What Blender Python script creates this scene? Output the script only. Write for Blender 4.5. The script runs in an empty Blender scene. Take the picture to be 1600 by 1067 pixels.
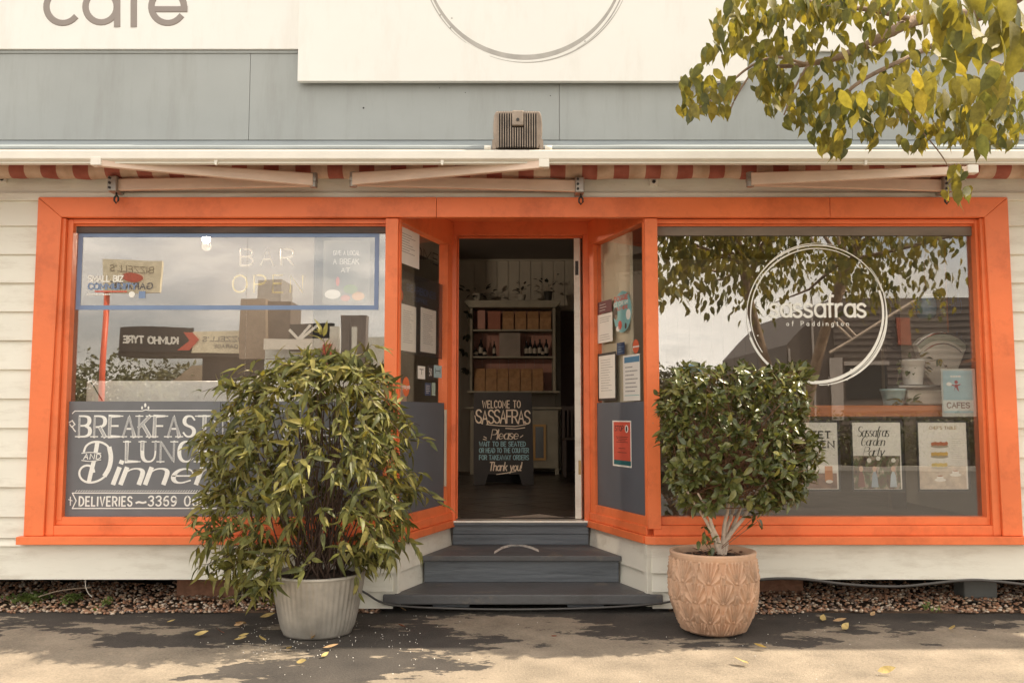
import bpy, math, random
from mathutils import Matrix, Vector
R = math.radians
rnd = random.Random(7)
sc = bpy.context.scene
col = sc.collection

# ------------------------------------------------------------------ camera
CY, CZ, TILT, FPX = -5.53, 1.18, R(4.69), 1400.0
cam_d = bpy.data.cameras.new('camera'); cam = bpy.data.objects.new('camera', cam_d); col.objects.link(cam)
cam.location = (0, CY, CZ); cam.rotation_euler = (R(90) + TILT, R(0.0), 0)
cam_d.sensor_width = 36; cam_d.lens = FPX / 1600 * 36; cam_d.clip_start = .05; cam_d.clip_end = 1500
sc.camera = cam
# ------------------------------------------------------------------ sky, sun, exposure
SUN_EL, SUN_AZ = R(52), R(79)            # azimuth measured from +Y (behind the shop) towards +X
sdir = Vector((math.cos(SUN_EL) * math.sin(SUN_AZ), math.cos(SUN_EL) * math.cos(SUN_AZ), math.sin(SUN_EL)))
w = bpy.data.worlds.new('World'); sc.world = w; w.use_nodes = True
nt = w.node_tree; nt.nodes.clear(); N = nt.nodes.new; L = nt.links.new
out = N('ShaderNodeOutputWorld'); bg = N('ShaderNodeBackground'); sky = N('ShaderNodeTexSky')
sky.sky_type = 'NISHITA'; sky.sun_disc = False; sky.sun_elevation = SUN_EL; sky.sun_rotation = SUN_AZ
sky.dust_density = 2.5; sky.air_density = 1.0
tc = N('ShaderNodeTexCoord'); mp = N('ShaderNodeMapping'); mp.inputs['Scale'].default_value = (1.0, 1.0, 3.2)
no = N('ShaderNodeTexNoise'); no.inputs['Scale'].default_value = 2.3; no.inputs['Detail'].default_value = 7; no.inputs['Roughness'].default_value = .55
rp = N('ShaderNodeValToRGB'); rp.color_ramp.elements[0].position = .31; rp.color_ramp.elements[1].position = .52
mx = N('ShaderNodeMix'); mx.data_type = 'RGBA'
no2 = N('ShaderNodeTexNoise'); no2.inputs['Scale'].default_value = 3.5; no2.inputs['Detail'].default_value = 5
cr = N('ShaderNodeValToRGB'); cr.color_ramp.elements[0].color = (9.6, 8.9, 7.9, 1); cr.color_ramp.elements[1].color = (19, 17.8, 16, 1)
cr.color_ramp.elements[0].position = .3; cr.color_ramp.elements[1].position = .7
L(tc.outputs['Generated'], mp.inputs[0]); L(mp.outputs[0], no.inputs['Vector']); L(mp.outputs[0], no2.inputs['Vector'])
L(no.outputs[0], rp.inputs[0]); L(rp.outputs[0], mx.inputs[0]); L(sky.outputs[0], mx.inputs[6])
L(no2.outputs[0], cr.inputs[0]); L(cr.outputs[0], mx.inputs[7]); L(mx.outputs[2], bg.inputs[0]); L(bg.outputs[0], out.inputs[0])
bg.inputs[1].default_value = .10
sun_d = bpy.data.lights.new('sun', 'SUN'); sun_d.energy = 4.9; sun_d.angle = R(1.0); sun_d.color = (1, .86, .66)
sun = bpy.data.objects.new('sun', sun_d); col.objects.link(sun); sun.location = sdir * 30
sun.rotation_euler = (-sdir).to_track_quat('-Z', 'Y').to_euler()
vs = sc.view_settings; vs.view_transform = 'Standard'; vs.look = 'None'; vs.gamma = 1; vs.exposure = 0.70
sc.cycles.max_bounces = 10; sc.cycles.transparent_max_bounces = 24; sc.cycles.glossy_bounces = 5

# ------------------------------------------------------------------ helpers
def raydir(px, py):
    x = (px - 800) / FPX; v = -(py - 533.5) / FPX
    return Vector((x, math.cos(TILT) - math.sin(TILT) * v, math.sin(TILT) + math.cos(TILT) * v))
def P(px, py, y):
    d = raydir(px, py); s = (y - CY) / d.y
    return Vector((d.x * s, y, CZ + d.z * s))
def G(px, py, z=0.0):
    d = raydir(px, py); s = (z - CZ) / d.z
    return Vector((d.x * s, CY + d.y * s, z))
def Z(py, y=0.0): return P(800, py, y).z
def X(px, py, y=0.0): return P(px, py, y).x

class Surf:
    """a vertical plane; u runs left to right for whoever faces it, local -y points at the viewer"""
    def __init__(s, p0, ang, mirror=None):
        s.p0 = Vector((p0[0], p0[1], 0)); s.ang = ang; s.mirror = mirror
        s.u = Vector((math.cos(ang), math.sin(ang), 0)); s.n = Vector((-math.sin(ang), math.cos(ang), 0))
        s.M = Matrix.Translation(s.p0) @ Matrix.Rotation(ang, 4, 'Z')
    def hit(s, px, py, n=0.0):
        d = raydir(px, py); c = Vector((0, CY, CZ))
        if s.mirror is not None:             # seen by way of the window glass
            c = Vector((0, 2 * s.mirror - CY, CZ)); d = Vector((d.x, -d.y, d.z))
        p = s.p0 + s.n * n
        t = (p - c).dot(s.n) / d.dot(s.n); q = c + d * t
        return (q - s.p0).dot(s.u), q.z
WORLD = Surf((0, 0), 0)

mats = {}
def mat(name, c, rough=.6, var=.12, scale=6, bump=0, bscale=60, metal=0, c2=None, thr=None, emis=None, stretch=None, spec=.5, coat=0, trans=0, grime=0, gscale=(1, 1, 1), gcol=(.45, .38, .30), chips=0):
    if name in mats: return mats[name]
    m = bpy.data.materials.new(name); m.use_nodes = True; mats[name] = m
    nt = m.node_tree; b = nt.nodes['Principled BSDF']; N = nt.nodes.new; L = nt.links.new
    b.inputs['Roughness'].default_value = rough; b.inputs['Metallic'].default_value = metal
    b.inputs['Specular IOR Level'].default_value = spec; b.inputs['Coat Weight'].default_value = coat
    geo = N('ShaderNodeNewGeometry'); mp = N('ShaderNodeMapping')
    if stretch: mp.inputs['Scale'].default_value = stretch
    L(geo.outputs['Position'], mp.inputs[0])
    n = N('ShaderNodeTexNoise'); n.inputs['Scale'].default_value = scale; n.inputs['Detail'].default_value = 6; n.inputs['Roughness'].default_value = .6
    L(mp.outputs[0], n.inputs['Vector'])
    rp = N('ShaderNodeValToRGB'); e = rp.color_ramp.elements
    if c2 is None:
        e[0].color = tuple(x * (1 - var) for x in c) + (1,); e[1].color = tuple(min(1, x * (1 + var)) for x in c) + (1,)
        e[0].position = .32; e[1].position = .68
    else:
        e[0].color = tuple(c2) + (1,); e[1].color = tuple(c) + (1,)
        t = thr or .4; e[0].position = t - .04; e[1].position = t + .04
    L(n.outputs[0], rp.inputs[0]); L(rp.outputs[0], b.inputs['Base Color'])
    if grime:      # weather stains and rubbed edges with a shape of their own
        gm = N('ShaderNodeMapping'); gm.inputs['Scale'].default_value = gscale; L(geo.outputs['Position'], gm.inputs[0])
        gn = N('ShaderNodeTexNoise'); gn.inputs['Scale'].default_value = 3.5; gn.inputs['Detail'].default_value = 12; gn.inputs['Roughness'].default_value = .72; L(gm.outputs[0], gn.inputs['Vector'])
        gr = N('ShaderNodeValToRGB'); gr.color_ramp.elements[0].position = .50; gr.color_ramp.elements[0].color = (1, 1, 1, 1); gr.color_ramp.elements[1].position = .74; gr.color_ramp.elements[1].color = gcol + (1,)
        L(gn.outputs[0], gr.inputs[0]); gx_ = N('ShaderNodeMix'); gx_.data_type = 'RGBA'; gx_.blend_type = 'MULTIPLY'; gx_.inputs[0].default_value = grime
        L(rp.outputs[0], gx_.inputs[6]); L(gr.outputs[0], gx_.inputs[7]); cur = gx_.outputs[2]
        if chips:
            cn = N('ShaderNodeTexNoise'); cn.inputs['Scale'].default_value = 26; cn.inputs['Detail'].default_value = 8; cn.inputs['Roughness'].default_value = .7; L(gm.outputs[0], cn.inputs['Vector'])
            c2_ = N('ShaderNodeValToRGB'); c2_.color_ramp.elements[0].position = .68; c2_.color_ramp.elements[1].position = .71; L(cn.outputs[0], c2_.inputs[0])
            cx_ = N('ShaderNodeMix'); cx_.data_type = 'RGBA'; cm_ = N('ShaderNodeMath'); cm_.operation = 'MULTIPLY'; cm_.inputs[1].default_value = chips; L(c2_.outputs[0], cm_.inputs[0]); L(cm_.outputs[0], cx_.inputs[0])
            L(cur, cx_.inputs[6]); cx_.inputs[7].default_value = (.30, .24, .19, 1); cur = cx_.outputs[2]
        L(cur, b.inputs['Base Color'])
    if bump:
        n2 = N('ShaderNodeTexNoise'); n2.inputs['Scale'].default_value = bscale; n2.inputs['Detail'].default_value = 4
        L(mp.outputs[0], n2.inputs['Vector'])
        bp = N('ShaderNodeBump'); bp.inputs['Strength'].default_value = bump; bp.inputs['Distance'].default_value = .01
        L(n2.outputs[0], bp.inputs['Height']); L(bp.outputs[0], b.inputs['Normal'])
    if emis:
        b.inputs['Emission Color'].default_value = tuple(emis[:3]) + (1,); b.inputs['Emission Strength'].default_value = emis[3]
    if trans:
        t = N('ShaderNodeBsdfTranslucent'); ms = N('ShaderNodeMixShader'); ms.inputs[0].default_value = trans
        g = N('ShaderNodeMix'); g.data_type = 'RGBA'; g.blend_type = 'MULTIPLY'; g.inputs[0].default_value = 1; g.inputs[7].default_value = (1.6, 1.48, .62, 1)
        L(rp.outputs[0], g.inputs[6]); L(g.outputs[2], t.inputs[0]); L(b.outputs[0], ms.inputs[1]); L(t.outputs[0], ms.inputs[2])
        L(ms.outputs[0], nt.nodes['Material Output'].inputs[0])
    return m

def glassmat(name, fac, tint=(1, 1, 1)):
    m = bpy.data.materials.new(name); m.use_nodes = True; nt = m.node_tree; nt.nodes.clear(); N = nt.nodes.new; L = nt.links.new
    o = N('ShaderNodeOutputMaterial'); t = N('ShaderNodeBsdfTransparent'); t.inputs[0].default_value = tint + (1,)
    g = N('ShaderNodeBsdfGlossy'); g.inputs['Roughness'].default_value = .0; g.inputs[0].default_value = (1, .97, .93, 1)
    ly = N('ShaderNodeFresnel'); gb = N('ShaderNodeNewGeometry'); io = N('ShaderNodeMath'); io.operation = 'MULTIPLY_ADD'; io.inputs[1].default_value = 1 / 1.5 - 1.5; io.inputs[2].default_value = 1.5
    L(gb.outputs['Backfacing'], io.inputs[0]); L(io.outputs[0], ly.inputs[0])
    a = N('ShaderNodeMath'); a.operation = 'ADD'; a.use_clamp = True; a.inputs[1].default_value = fac - .04
    L(ly.outputs[0], a.inputs[0])
    mm = N('ShaderNodeMixShader'); L(a.outputs[0], mm.inputs[0]); L(t.outputs[0], mm.inputs[1]); L(g.outputs[0], mm.inputs[2]); L(mm.outputs[0], o.inputs[0])
    # gentle waviness of old float glass
    n = N('ShaderNodeTexNoise'); n.inputs['Scale'].default_value = 1.6; n.inputs['Detail'].default_value = 1
    ge = N('ShaderNodeNewGeometry'); L(ge.outputs['Position'], n.inputs['Vector'])
    bp = N('ShaderNodeBump'); bp.inputs['Strength'].default_value = .05; bp.inputs['Distance'].default_value = .02
    L(n.outputs[0], bp.inputs['Height']); L(bp.outputs[0], g.inputs['Normal'])
    return m

class MB:
    def __init__(s): s.v = []; s.f = []; s.mi = []; s.h = 0
    def face(s, pts, m=0):
        i = len(s.v); s.v += [tuple(p) for p in pts]; s.f.append(tuple(range(i, i + len(pts)))); s.mi.append(m)
    def box(s, x0, x1, y0, y1, z0, z1, m=0):
        if x0 > x1: x0, x1 = x1, x0
        if y0 > y1: y0, y1 = y1, y0
        if z0 > z1: z0, z1 = z1, z0
        i = len(s.v)
        s.v += [(x0,y0,z0),(x1,y0,z0),(x1,y1,z0),(x0,y1,z0),(x0,y0,z1),(x1,y0,z1),(x1,y1,z1),(x0,y1,z1)]
        for q in ((0,3,2,1),(4,5,6,7),(0,1,5,4),(1,2,6,5),(2,3,7,6),(3,0,4,7)):
            s.f.append(tuple(i + k for k in q)); s.mi.append(m)
        return s
    def prism(s, poly, axis, a, b, m=0):
        """poly: list of 2-D points; axis 'x','y','z' is the extrusion axis from a to b"""
        n = len(poly); i = len(s.v)
        def pt(p, t):
            return (t, p[0], p[1]) if axis == 'x' else ((p[0], t, p[1]) if axis == 'y' else (p[0], p[1], t))
        ar = sum(poly[k][0] * poly[(k+1) % n][1] - poly[(k+1) % n][0] * poly[k][1] for k in range(n))
        flip = (ar > 0) == (axis == 'y')
        if flip: poly = poly[::-1]
        if a > b: a, b = b, a
        s.v += [pt(p, a) for p in poly] + [pt(p, b) for p in poly]
        s.f.append(tuple(i + k for k in range(n))[::-1]); s.mi.append(m)
        s.f.append(tuple(i + n + k for k in range(n))); s.mi.append(m)
        for k in range(n):
            s.f.append((i + k, i + (k+1) % n, i + n + (k+1) % n, i + n + k)); s.mi.append(m)
        return s
    def tube(s, pts, r, n=6, m=0, cap=True):
        pts = [Vector(p) for p in pts]; k = len(pts)
        rs = r if isinstance(r, (list, tuple)) else [r] * k
        i = len(s.v); ref = Vector((0, 0, 1))
        for j, p in enumerate(pts):
            d = (pts[min(j+1, k-1)] - pts[max(j-1, 0)]).normalized()
            a = d.cross(ref if abs(d.z) < .9 else Vector((1, 0, 0))).normalized(); b = d.cross(a)
            for q in range(n):
                t = 2 * math.pi * q / n; s.v.append(tuple(p + (a * math.cos(t) + b * math.sin(t)) * rs[j]))
        for j in range(k - 1):
            for q in range(n):
                s.f.append((i + j*n + q, i + j*n + (q+1) % n, i + (j+1)*n + (q+1) % n, i + (j+1)*n + q)); s.mi.append(m)
        if cap:
            s.f.append(tuple(i + q for q in range(n))[::-1]); s.f.append(tuple(i + (k-1)*n + q for q in range(n))); s.mi += [m, m]
        return s
    def lathe(s, prof, c, n=24, m=0, fn=None):
        i = len(s.v); k = len(prof)
        for (r, z) in prof:
            for q in range(n):
                t = 2 * math.pi * q / n; rr = r + (fn(t, z, r) if fn else 0)
                s.v.append((c[0] + rr * math.cos(t), c[1] + rr * math.sin(t), c[2] + z))
        for j in range(k - 1):
            for q in range(n):
                s.f.append((i + j*n + q, i + j*n + (q+1) % n, i + (j+1)*n + (q+1) % n, i + (j+1)*n + q)); s.mi.append(m)
        return s
    def disc(s, u, z, y, ru, rz, th, n=28, m=0):
        s.prism([(u + ru * math.cos(2*math.pi*k/n), z + rz * math.sin(2*math.pi*k/n)) for k in range(n)], 'y', y - th, y, m)
        return s
    def stroke(s, pts, wid, y=0.0, th=.0006, m=0, callig=None, closed=False):
        """flat painted line in the u-z plane, a sliver proud of y"""
        pts = [Vector(p) for p in pts]; q = [pts[0]]
        for p in pts[1:]:
            if (p - q[-1]).length > 1e-6: q.append(p)
        pts = q; k = len(pts)
        if k < 2: return s
        th = th + .00004 * (s.h % 12); s.h += 1
        i = len(s.v)
        for j, p in enumerate(pts):
            d0 = (p - pts[j-1]).normalized() if j else None; d1 = (pts[j+1] - p).normalized() if j < k-1 else None
            d = (d0 + d1) if d0 and d1 else (d0 or d1)
            if d.length < .2: d = d0
            d.normalize(); nn = Vector((-d.y, d.x)); sc_ = 1.0
            if d0 and d1: sc_ = min(1.6, 1 / max(.3, nn.dot(Vector((-d0.y, d0.x)))))
            ww = wid
            if callig: ww = callig + (wid - callig) * max(0, -d.y) ** 1.2
            h = ww / 2 * sc_
            e = d * (-wid * .3 if j == 0 else (wid * .3 if j == k-1 else 0)) if not closed else Vector((0, 0))
            a = p + nn * h + e; b = p - nn * h + e; a2 = p + nn * h * .75 + e; b2 = p - nn * h * .75 + e
            s.v += [(a.x, y, a.y), (a2.x, y - th, a2.y), (b2.x, y - th, b2.y), (b.x, y, b.y)]
        for j in range(k - 1):
            for q in range(3):
                s.f.append((i + 4*j + q, i + 4*j + q + 1, i + 4*j + 5 + q, i + 4*j + 4 + q)); s.mi.append(m)
        return s
    def build(s, name, ms, smooth=False, org=None, bevel=0, recalc=False):
        me = bpy.data.meshes.new(name); o_ = org or Vector((0, 0, 0))
        me.from_pydata([(a - o_[0], b - o_[1], c - o_[2]) for a, b, c in s.v], [], s.f)
        for q in (ms if isinstance(ms, (list, tuple)) else [ms]): me.materials.append(q)
        if len(me.materials) > 1: me.polygons.foreach_set('material_index', s.mi)
        if smooth: me.polygons.foreach_set('use_smooth', [True] * len(s.f))
        me.update()
        o = bpy.data.objects.new(name, me); col.objects.link(o)
        if bevel:
            b = o.modifiers.new('bevel', 'BEVEL'); b.width = bevel; b.segments = 2; b.limit_method = 'ANGLE'
        return o

ORG = {}
def tag(o, label=None, cat=None, group=None, kind=None):
    if label: o['label'] = label
    if cat: o['category'] = cat
    if group: o['group'] = group
    if kind: o['kind'] = kind
    return o
def thing(name, label, cat, surf=WORLD, org=(0, 0, 0), group=None, kind=None):
    o = bpy.data.objects.new(name, None); col.objects.link(o); o.empty_display_size = .1
    ORG[o] = Vector(org); o.matrix_world = surf.M @ Matrix.Translation(Vector(org))
    return tag(o, label, cat, group, kind)
def part(par, name, mb, ms, smooth=False, bevel=0, label=None, kind=None):
    o = mb.build(name, ms, smooth, ORG[par], bevel); o.parent = par; ORG[o] = ORG[par]
    return tag(o, label, kind=kind)
def solid(name, label, cat, mb, ms, surf=WORLD, org=None, smooth=False, bevel=0, group=None, kind=None):
    if org is None:
        n = len(mb.v); org = (sum(v[0] for v in mb.v) / n, sum(v[1] for v in mb.v) / n, min(v[2] for v in mb.v))
    o = mb.build(name, ms, smooth, Vector(org), bevel); ORG[o] = Vector(org)
    o.matrix_world = surf.M @ Matrix.Translation(Vector(org))
    return tag(o, label, cat, group, kind)
def copy_tree(o, parent=None, mtx=None):
    c = o.copy(); col.objects.link(c); c.parent = parent
    if mtx is not None: c.matrix_world = mtx
    ORG[c] = ORG.get(o)
    for ch in list(o.children): copy_tree(ch, c)
    return c

# ------------------------------------------------------------------ one-line lettering (my own stroke alphabet)
GL = {}
for ln in '''A 6|0,0 3,10 6,0;1.2,3.8 4.8,3.8
B 5.8|0,0 0,10 3.5,10 5.3,9 5.3,6.5 3.5,5.3 0,5.3;3.5,5.3 5.8,4 5.8,1.2 3.6,0 0,0
C 6|6,8.3 4.5,10 1.8,10 0,7.5 0,2.5 1.8,0 4.5,0 6,1.7
D 6|0,0 0,10 3,10 6,7.5 6,2.5 3,0 0,0
E 5|5,10 0,10 0,0 5,0;0,5.2 4.2,5.2
F 5|5,10 0,10 0,0;0,5.2 4,5.2
G 6.3|6,8.3 4.5,10 1.8,10 0,7.5 0,2.5 1.8,0 4.5,0 6.2,1.7 6.2,4.6 3.8,4.6
H 6|0,0 0,10;6,0 6,10;0,5.2 6,5.2
I .6|.3,0 .3,10
J 4|4,10 4,2 2.8,0 1,0 0,1.8
K 6|0,0 0,10;5.6,10 0,4.6;1.8,6.2 6,0
L 4.6|0,10 0,0 4.6,0
M 7.4|0,0 0,10 3.7,3 7.4,10 7.4,0
N 6|0,0 0,10 6,0 6,10
O 6.8|3.4,10 1,9 0,6.5 0,3.5 1,1 3.4,0 5.8,1 6.8,3.5 6.8,6.5 5.8,9 3.4,10
P 5.6|0,0 0,10 3.6,10 5.6,8.8 5.6,6 3.6,4.7 0,4.7
Q 6.8|3.4,10 1,9 0,6.5 0,3.5 1,1 3.4,0 5.8,1 6.8,3.5 6.8,6.5 5.8,9 3.4,10;4,2.5 7,-.5
R 5.8|0,0 0,10 3.6,10 5.6,8.8 5.6,6 3.6,4.7 0,4.7;2.8,4.7 5.8,0
S 5.6|5.4,8.4 4.2,10 1.6,10 .2,8.6 .2,6.6 1.6,5.4 4,4.7 5.5,3.4 5.5,1.4 4,0 1.4,0 0,1.7
T 6|0,10 6,10;3,10 3,0
U 6|0,10 0,2.4 1.6,0 4.4,0 6,2.4 6,10
V 6|0,10 3,0 6,10
W 8.6|0,10 2.1,0 4.3,8 6.5,0 8.6,10
X 6|0,0 6,10;0,10 6,0
Y 6|0,10 3,5 6,10;3,5 3,0
Z 5.6|0,10 5.6,10 0,0 5.6,0
0 5.4|2.7,10 .8,9 0,6.5 0,3.5 .8,1 2.7,0 4.6,1 5.4,3.5 5.4,6.5 4.6,9 2.7,10
1 2|0,8 2,10 2,0
2 5|0,8 1.2,9.8 3.6,10 5,8.5 5,6.5 0,0 5,0
3 5|.2,8.6 1.6,10 3.6,10 4.8,8.6 4.6,6.4 2.4,5.4 4.6,4.6 5,2.4 4,.4 1.6,0 0,1.4
4 5.4|4,0 4,10 0,3 5.4,3
5 5|4.6,10 .6,10 .3,5.6 2.8,6.2 4.8,5 5,2.2 3.6,0 1.4,0 0,1.2
6 5|4.4,9.4 2.6,10 .6,8 0,4 .4,1.4 2.4,0 4.4,1 5,3.2 4.2,5.4 2.4,6 .6,5 .1,3
7 5|0,10 5,10 1.6,0
8 5|2.5,5.3 .6,6.6 .6,9 2.5,10 4.4,9 4.4,6.6 2.5,5.3 .2,3.6 .2,1.2 2.5,0 4.8,1.2 4.8,3.6 2.5,5.3
9 5|.6,.6 2.4,0 4.4,2 5,6 4.6,8.6 2.6,10 .6,9 0,6.8 .8,4.6 2.6,4 4.4,5 4.9,7
a 5|5,6 5,0;5,4 4.2,5.6 2.5,6 .8,5.2 0,3 .8,.8 2.5,0 4.2,.5 5,2
b 5|0,10 0,0;0,2 .8,.4 2.5,0 4.2,.8 5,3 4.2,5.2 2.5,6 .8,5.5 0,4
c 4.6|4.6,4.9 3.6,5.8 2.3,6 .8,5.2 0,3 .8,.8 2.3,0 3.6,.2 4.6,1.1
d 5|5,10 5,0;5,4 4.2,5.6 2.5,6 .8,5.2 0,3 .8,.8 2.5,0 4.2,.5 5,2
e 5|.1,3 5,3 4.5,5 2.6,6 .8,5.2 0,3 .8,.8 2.6,0 4.6,1.1
f 3|3,9.8 1.8,10 1.2,8.8 1.2,0;0,6 2.8,6
g 5|5,6 5,-1 4.2,-2.6 2.5,-3 .6,-2.2;5,4 4.2,5.6 2.5,6 .8,5.2 0,3 .8,.8 2.5,0 4.2,.5 5,2
h 4.6|0,10 0,0;0,4 1,5.6 2.6,6 4,5.4 4.6,4 4.6,0
i .6|.3,6 .3,0;.3,8.7 .3,8.3
k 4.4|0,10 0,0;4.2,6 0,2.4;1.5,3.7 4.4,0
l .6|.3,10 .3,0
m 7.4|0,6 0,0;0,4 .8,5.6 2,6 3.3,5.4 3.7,4 3.7,0;3.7,4 4.5,5.6 5.7,6 7,5.4 7.4,4 7.4,0
n 4.6|0,6 0,0;0,4 1,5.6 2.6,6 4,5.4 4.6,4 4.6,0
o 5.2|2.6,6 .8,5.2 0,3 .8,.8 2.6,0 4.4,.8 5.2,3 4.4,5.2 2.6,6
p 5|0,6 0,-3;0,2 .8,.4 2.5,0 4.2,.8 5,3 4.2,5.2 2.5,6 .8,5.5 0,4
r 3|0,6 0,0;0,3.8 .8,5.4 2,6 3,5.9
s 4|3.9,5 3,6 1.2,6 .2,5 .3,3.9 1.4,3.2 2.8,2.8 3.9,2 3.8,.8 2.8,0 1,0 0,1
t 3|1.3,9 1.3,1.2 2,0 3,.2;0,6 3,6
u 4.6|0,6 0,2 .8,.4 2.2,0 3.6,.5 4.6,2;4.6,6 4.6,0
v 4.4|0,6 2.2,0 4.4,6
w 6.6|0,6 1.6,0 3.3,5 5,0 6.6,6
y 4.6|0,6 2.4,.4;4.6,6 1.6,-2 .4,-3
z 4|0,6 4,6 0,0 4,0
! .6|.3,10 .3,3;.3,.5 .3,0
- 3|0,4.5 3,4.5
~ 6|0,4.4 1.6,5.6 4,4.2 6,5.4
' .6|.3,10 .3,8
? 4.6|0,8.4 1.2,10 3.4,10 4.6,8.6 4.4,6.6 2.3,5 2.3,3;2.3,.5 2.3,0
. .6|.3,.4 .3,0'''.split('\n'):
    k, rest = ln.split(' ', 1); wd, st = rest.split('|')
    GL[k] = (float(wd), [[tuple(map(float, q.split(','))) for q in pl.split()] for pl in st.split(';')])
GL[' '] = (3.2, [])
def smoothpl(p, it=2):
    p = [Vector(q) for q in p]
    for _ in range(it):
        if len(p) < 3: return p
        closed = (p[0] - p[-1]).length < 1e-6
        o = [p[0]]
        for j in range(1, len(p) - 1):
            a, b = (p[j] - p[j-1]), (p[j+1] - p[j])
            if a.angle(b) < R(72): o += [p[j] - a * .25, p[j] + b * .25]
            else: o.append(p[j])
        o.append(p[-1]); p = o
    return p
def layout(text, gap=1.9):
    x = 0; out = []
    for ch in text:
        wd, pls = GL.get(ch, GL[' '])
        out.append((x, wd, pls)); x += wd + gap
    return x - gap, out
def words(mb, text, u0, u1, z0, z1, wid, y=0.0, gap=1.9, shear=0, callig=None, m=0, jit=0, arc=0, slab=False, tube=None):
    """z0 = baseline, z1 = cap height; fitted between u0 and u1"""
    W, lay = layout(text, gap); su = (u1 - u0) / W; sz = (z1 - z0) / 10
    for x, wd, pls in lay:
        dz = rnd.uniform(-jit, jit) * (z1 - z0)
        for pl in pls:
            q = []
            for p in smoothpl(pl):
                uu = u0 + (x + p.x + shear * p.y) * su; zz = z0 + p.y * sz + dz
                if arc: t = (uu - u0) / (u1 - u0) - .5; zz += arc * (1 - 4 * t * t)
                q.append((uu, zz))
            if tube: mb.tube([(a, y, b) for a, b in q], tube, 6, m)
            else: mb.stroke(q, wid, y, m=m, callig=callig)
            if slab:
                for a in (pl[0], pl[-1]):
                    if a[1] in (0.0, 10.0):
                        c = u0 + (x + a[0]) * su; zz = z0 + a[1] * sz
                        mb.stroke([(c - wid * .95, zz), (c + wid * .95, zz)], wid * .28, y, m=m)
    return mb
def pxbox(s, b, n=0.0):
    """pixel box of the photograph -> (u0,u1,z0,z1) on a surface"""
    ul, z1 = s.hit(b[0], (b[1] + b[3]) / 2, n); ur, _ = s.hit(b[2], (b[1] + b[3]) / 2, n)
    mx_ = (b[0] + b[2]) / 2
    return min(ul, ur), max(ul, ur), s.hit(mx_, b[3], n)[1], s.hit(mx_, b[1], n)[1]
def txt(par, s, text, b, wpx, mtl, n=0.0, name='lettering', **k):
    u0, u1, z0, z1 = pxbox(s, b, n); wid = wpx * 5.5 / FPX if s.mirror is None else wpx * (u1 - u0) / (b[2] - b[0])
    mb = MB(); words(mb, text, u0, u1, z0, z1, wid, y=n, **k)
    return part(par, name, mb, mtl)
def card(name, label, cat, s, b, mtl, n=0.0, th=.0012, group=None):
    u0, u1, z0, z1 = pxbox(s, b, n); mb = MB(); mb.box(u0, u1, n - th, n, z0, z1)
    return solid(name, label, cat, mb, mtl, s, ((u0 + u1) / 2, n, z0), group=group)
def cpart(par, name, s, b, mtl, n=0.0, th=.0006, label=None):
    u0, u1, z0, z1 = pxbox(s, b, n); mb = MB(); mb.box(u0, u1, n - th, n, z0, z1)
    return part(par, name, mb, mtl, label=label)
def lines(par, s, b, k, mtl, n=0.0, hpx=.8, frac=(.55, 1), name='printed_lines', center=False):
    u0, u1, z0, z1 = pxbox(s, b, n); mb = MB(); h = hpx * 5.5 / FPX
    for i in range(k):
        z = z1 - (z1 - z0) * (i + .5) / k; f = rnd.uniform(*frac); x = u0
        e = u0 + (u1 - u0) * f
        if center: x = (u0 + u1) / 2 - (u1 - u0) * f / 2; e = (u0 + u1) / 2 + (u1 - u0) * f / 2
        while x < e:
            q = min(e, x + rnd.uniform(.006, .02)); mb.box(x, q, n - .0004, n, z - h / 2, z + h / 2); x = q + .003
    return part(par, name, mb, mtl)

# ------------------------------------------------------------------ materials
ORANGE = mat('orange_gloss_paint', (.83, .195, .062), .46, .12, 2.6, bump=.16, bscale=42, stretch=(.35, 1, .6), grime=.55, gcol=(.50, .36, .30), chips=.55)
CREAM = mat('cream_weatherboard_paint', (.77, .75, .665), .55, .05, 2.5, bump=.14, bscale=30, stretch=(.3, 1, 1), grime=.5, gscale=(.5, 1, 2.2), chips=.35)
CREAM2 = mat('aged_cream_paint', (.62, .54, .42), .6, .10, 3, bump=.06, bscale=30)
SIGNW = mat('sign_white', (.84, .83, .79), .5, .02, 1.5, grime=.22, gscale=(1.6, 1, .35), gcol=(.62, .56, .48))
GREYPANEL = mat('grey_panel_paint', (.355, .375, .365), .42, .06, 1.8, bump=.06, bscale=9, grime=.4, gscale=(2.4, 1, .3), gcol=(.66, .62, .58))
GREYLET = mat('grey_sign_vinyl', (.29, .25, .225), .5, .05, 4)
GREYINK = mat('soft_grey_brush_ink', (.42, .40, .37), .5, .12, 12)
WHITEP = mat('white_powdercoat', (.80, .76, .68), .35, .05, 5)
ARMW = mat('weathered_arm_enamel', (.72, .55, .44), .45, .10, 14, stretch=(.3, 1, 1), bump=.04)
METAL = mat('galvanised_metal', (.42, .40, .37), .42, .2, 9, metal=.75)
DARKM = mat('dark_metal', (.03, .028, .026), .5, .3, 20)
SLATE = mat('slate_blue_board', (.105, .118, .14), .55, .06, 4)
CHALK = mat('white_chalk_paint', (.82, .81, .77), .8, .08, 90)
CHALKG = mat('rubbed_chalk_fill', (.42, .42, .42), .85, .35, 160)
CHALKB = mat('blue_chalk_paint', (.25, .42, .47), .8, .1, 90)
STEP = mat('blue_grey_step_paint', (.125, .14, .16), .5, .16, 7, bump=.7, bscale=30, stretch=(.12, 1, 1), grime=.8, gscale=(.4, 1, 2.5), gcol=(.5, .5, .5), chips=.8)
STEPT = mat('worn_step_tread', (.10, .10, .105), .55, .2, 5, bump=.35, bscale=40, c2=(.17, .15, .13), thr=.38, grime=.6, chips=.7)
TIMBER = mat('orange_timber', (.50, .17, .05), .4, .25, 12, stretch=(.15, 1, 1))
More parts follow.
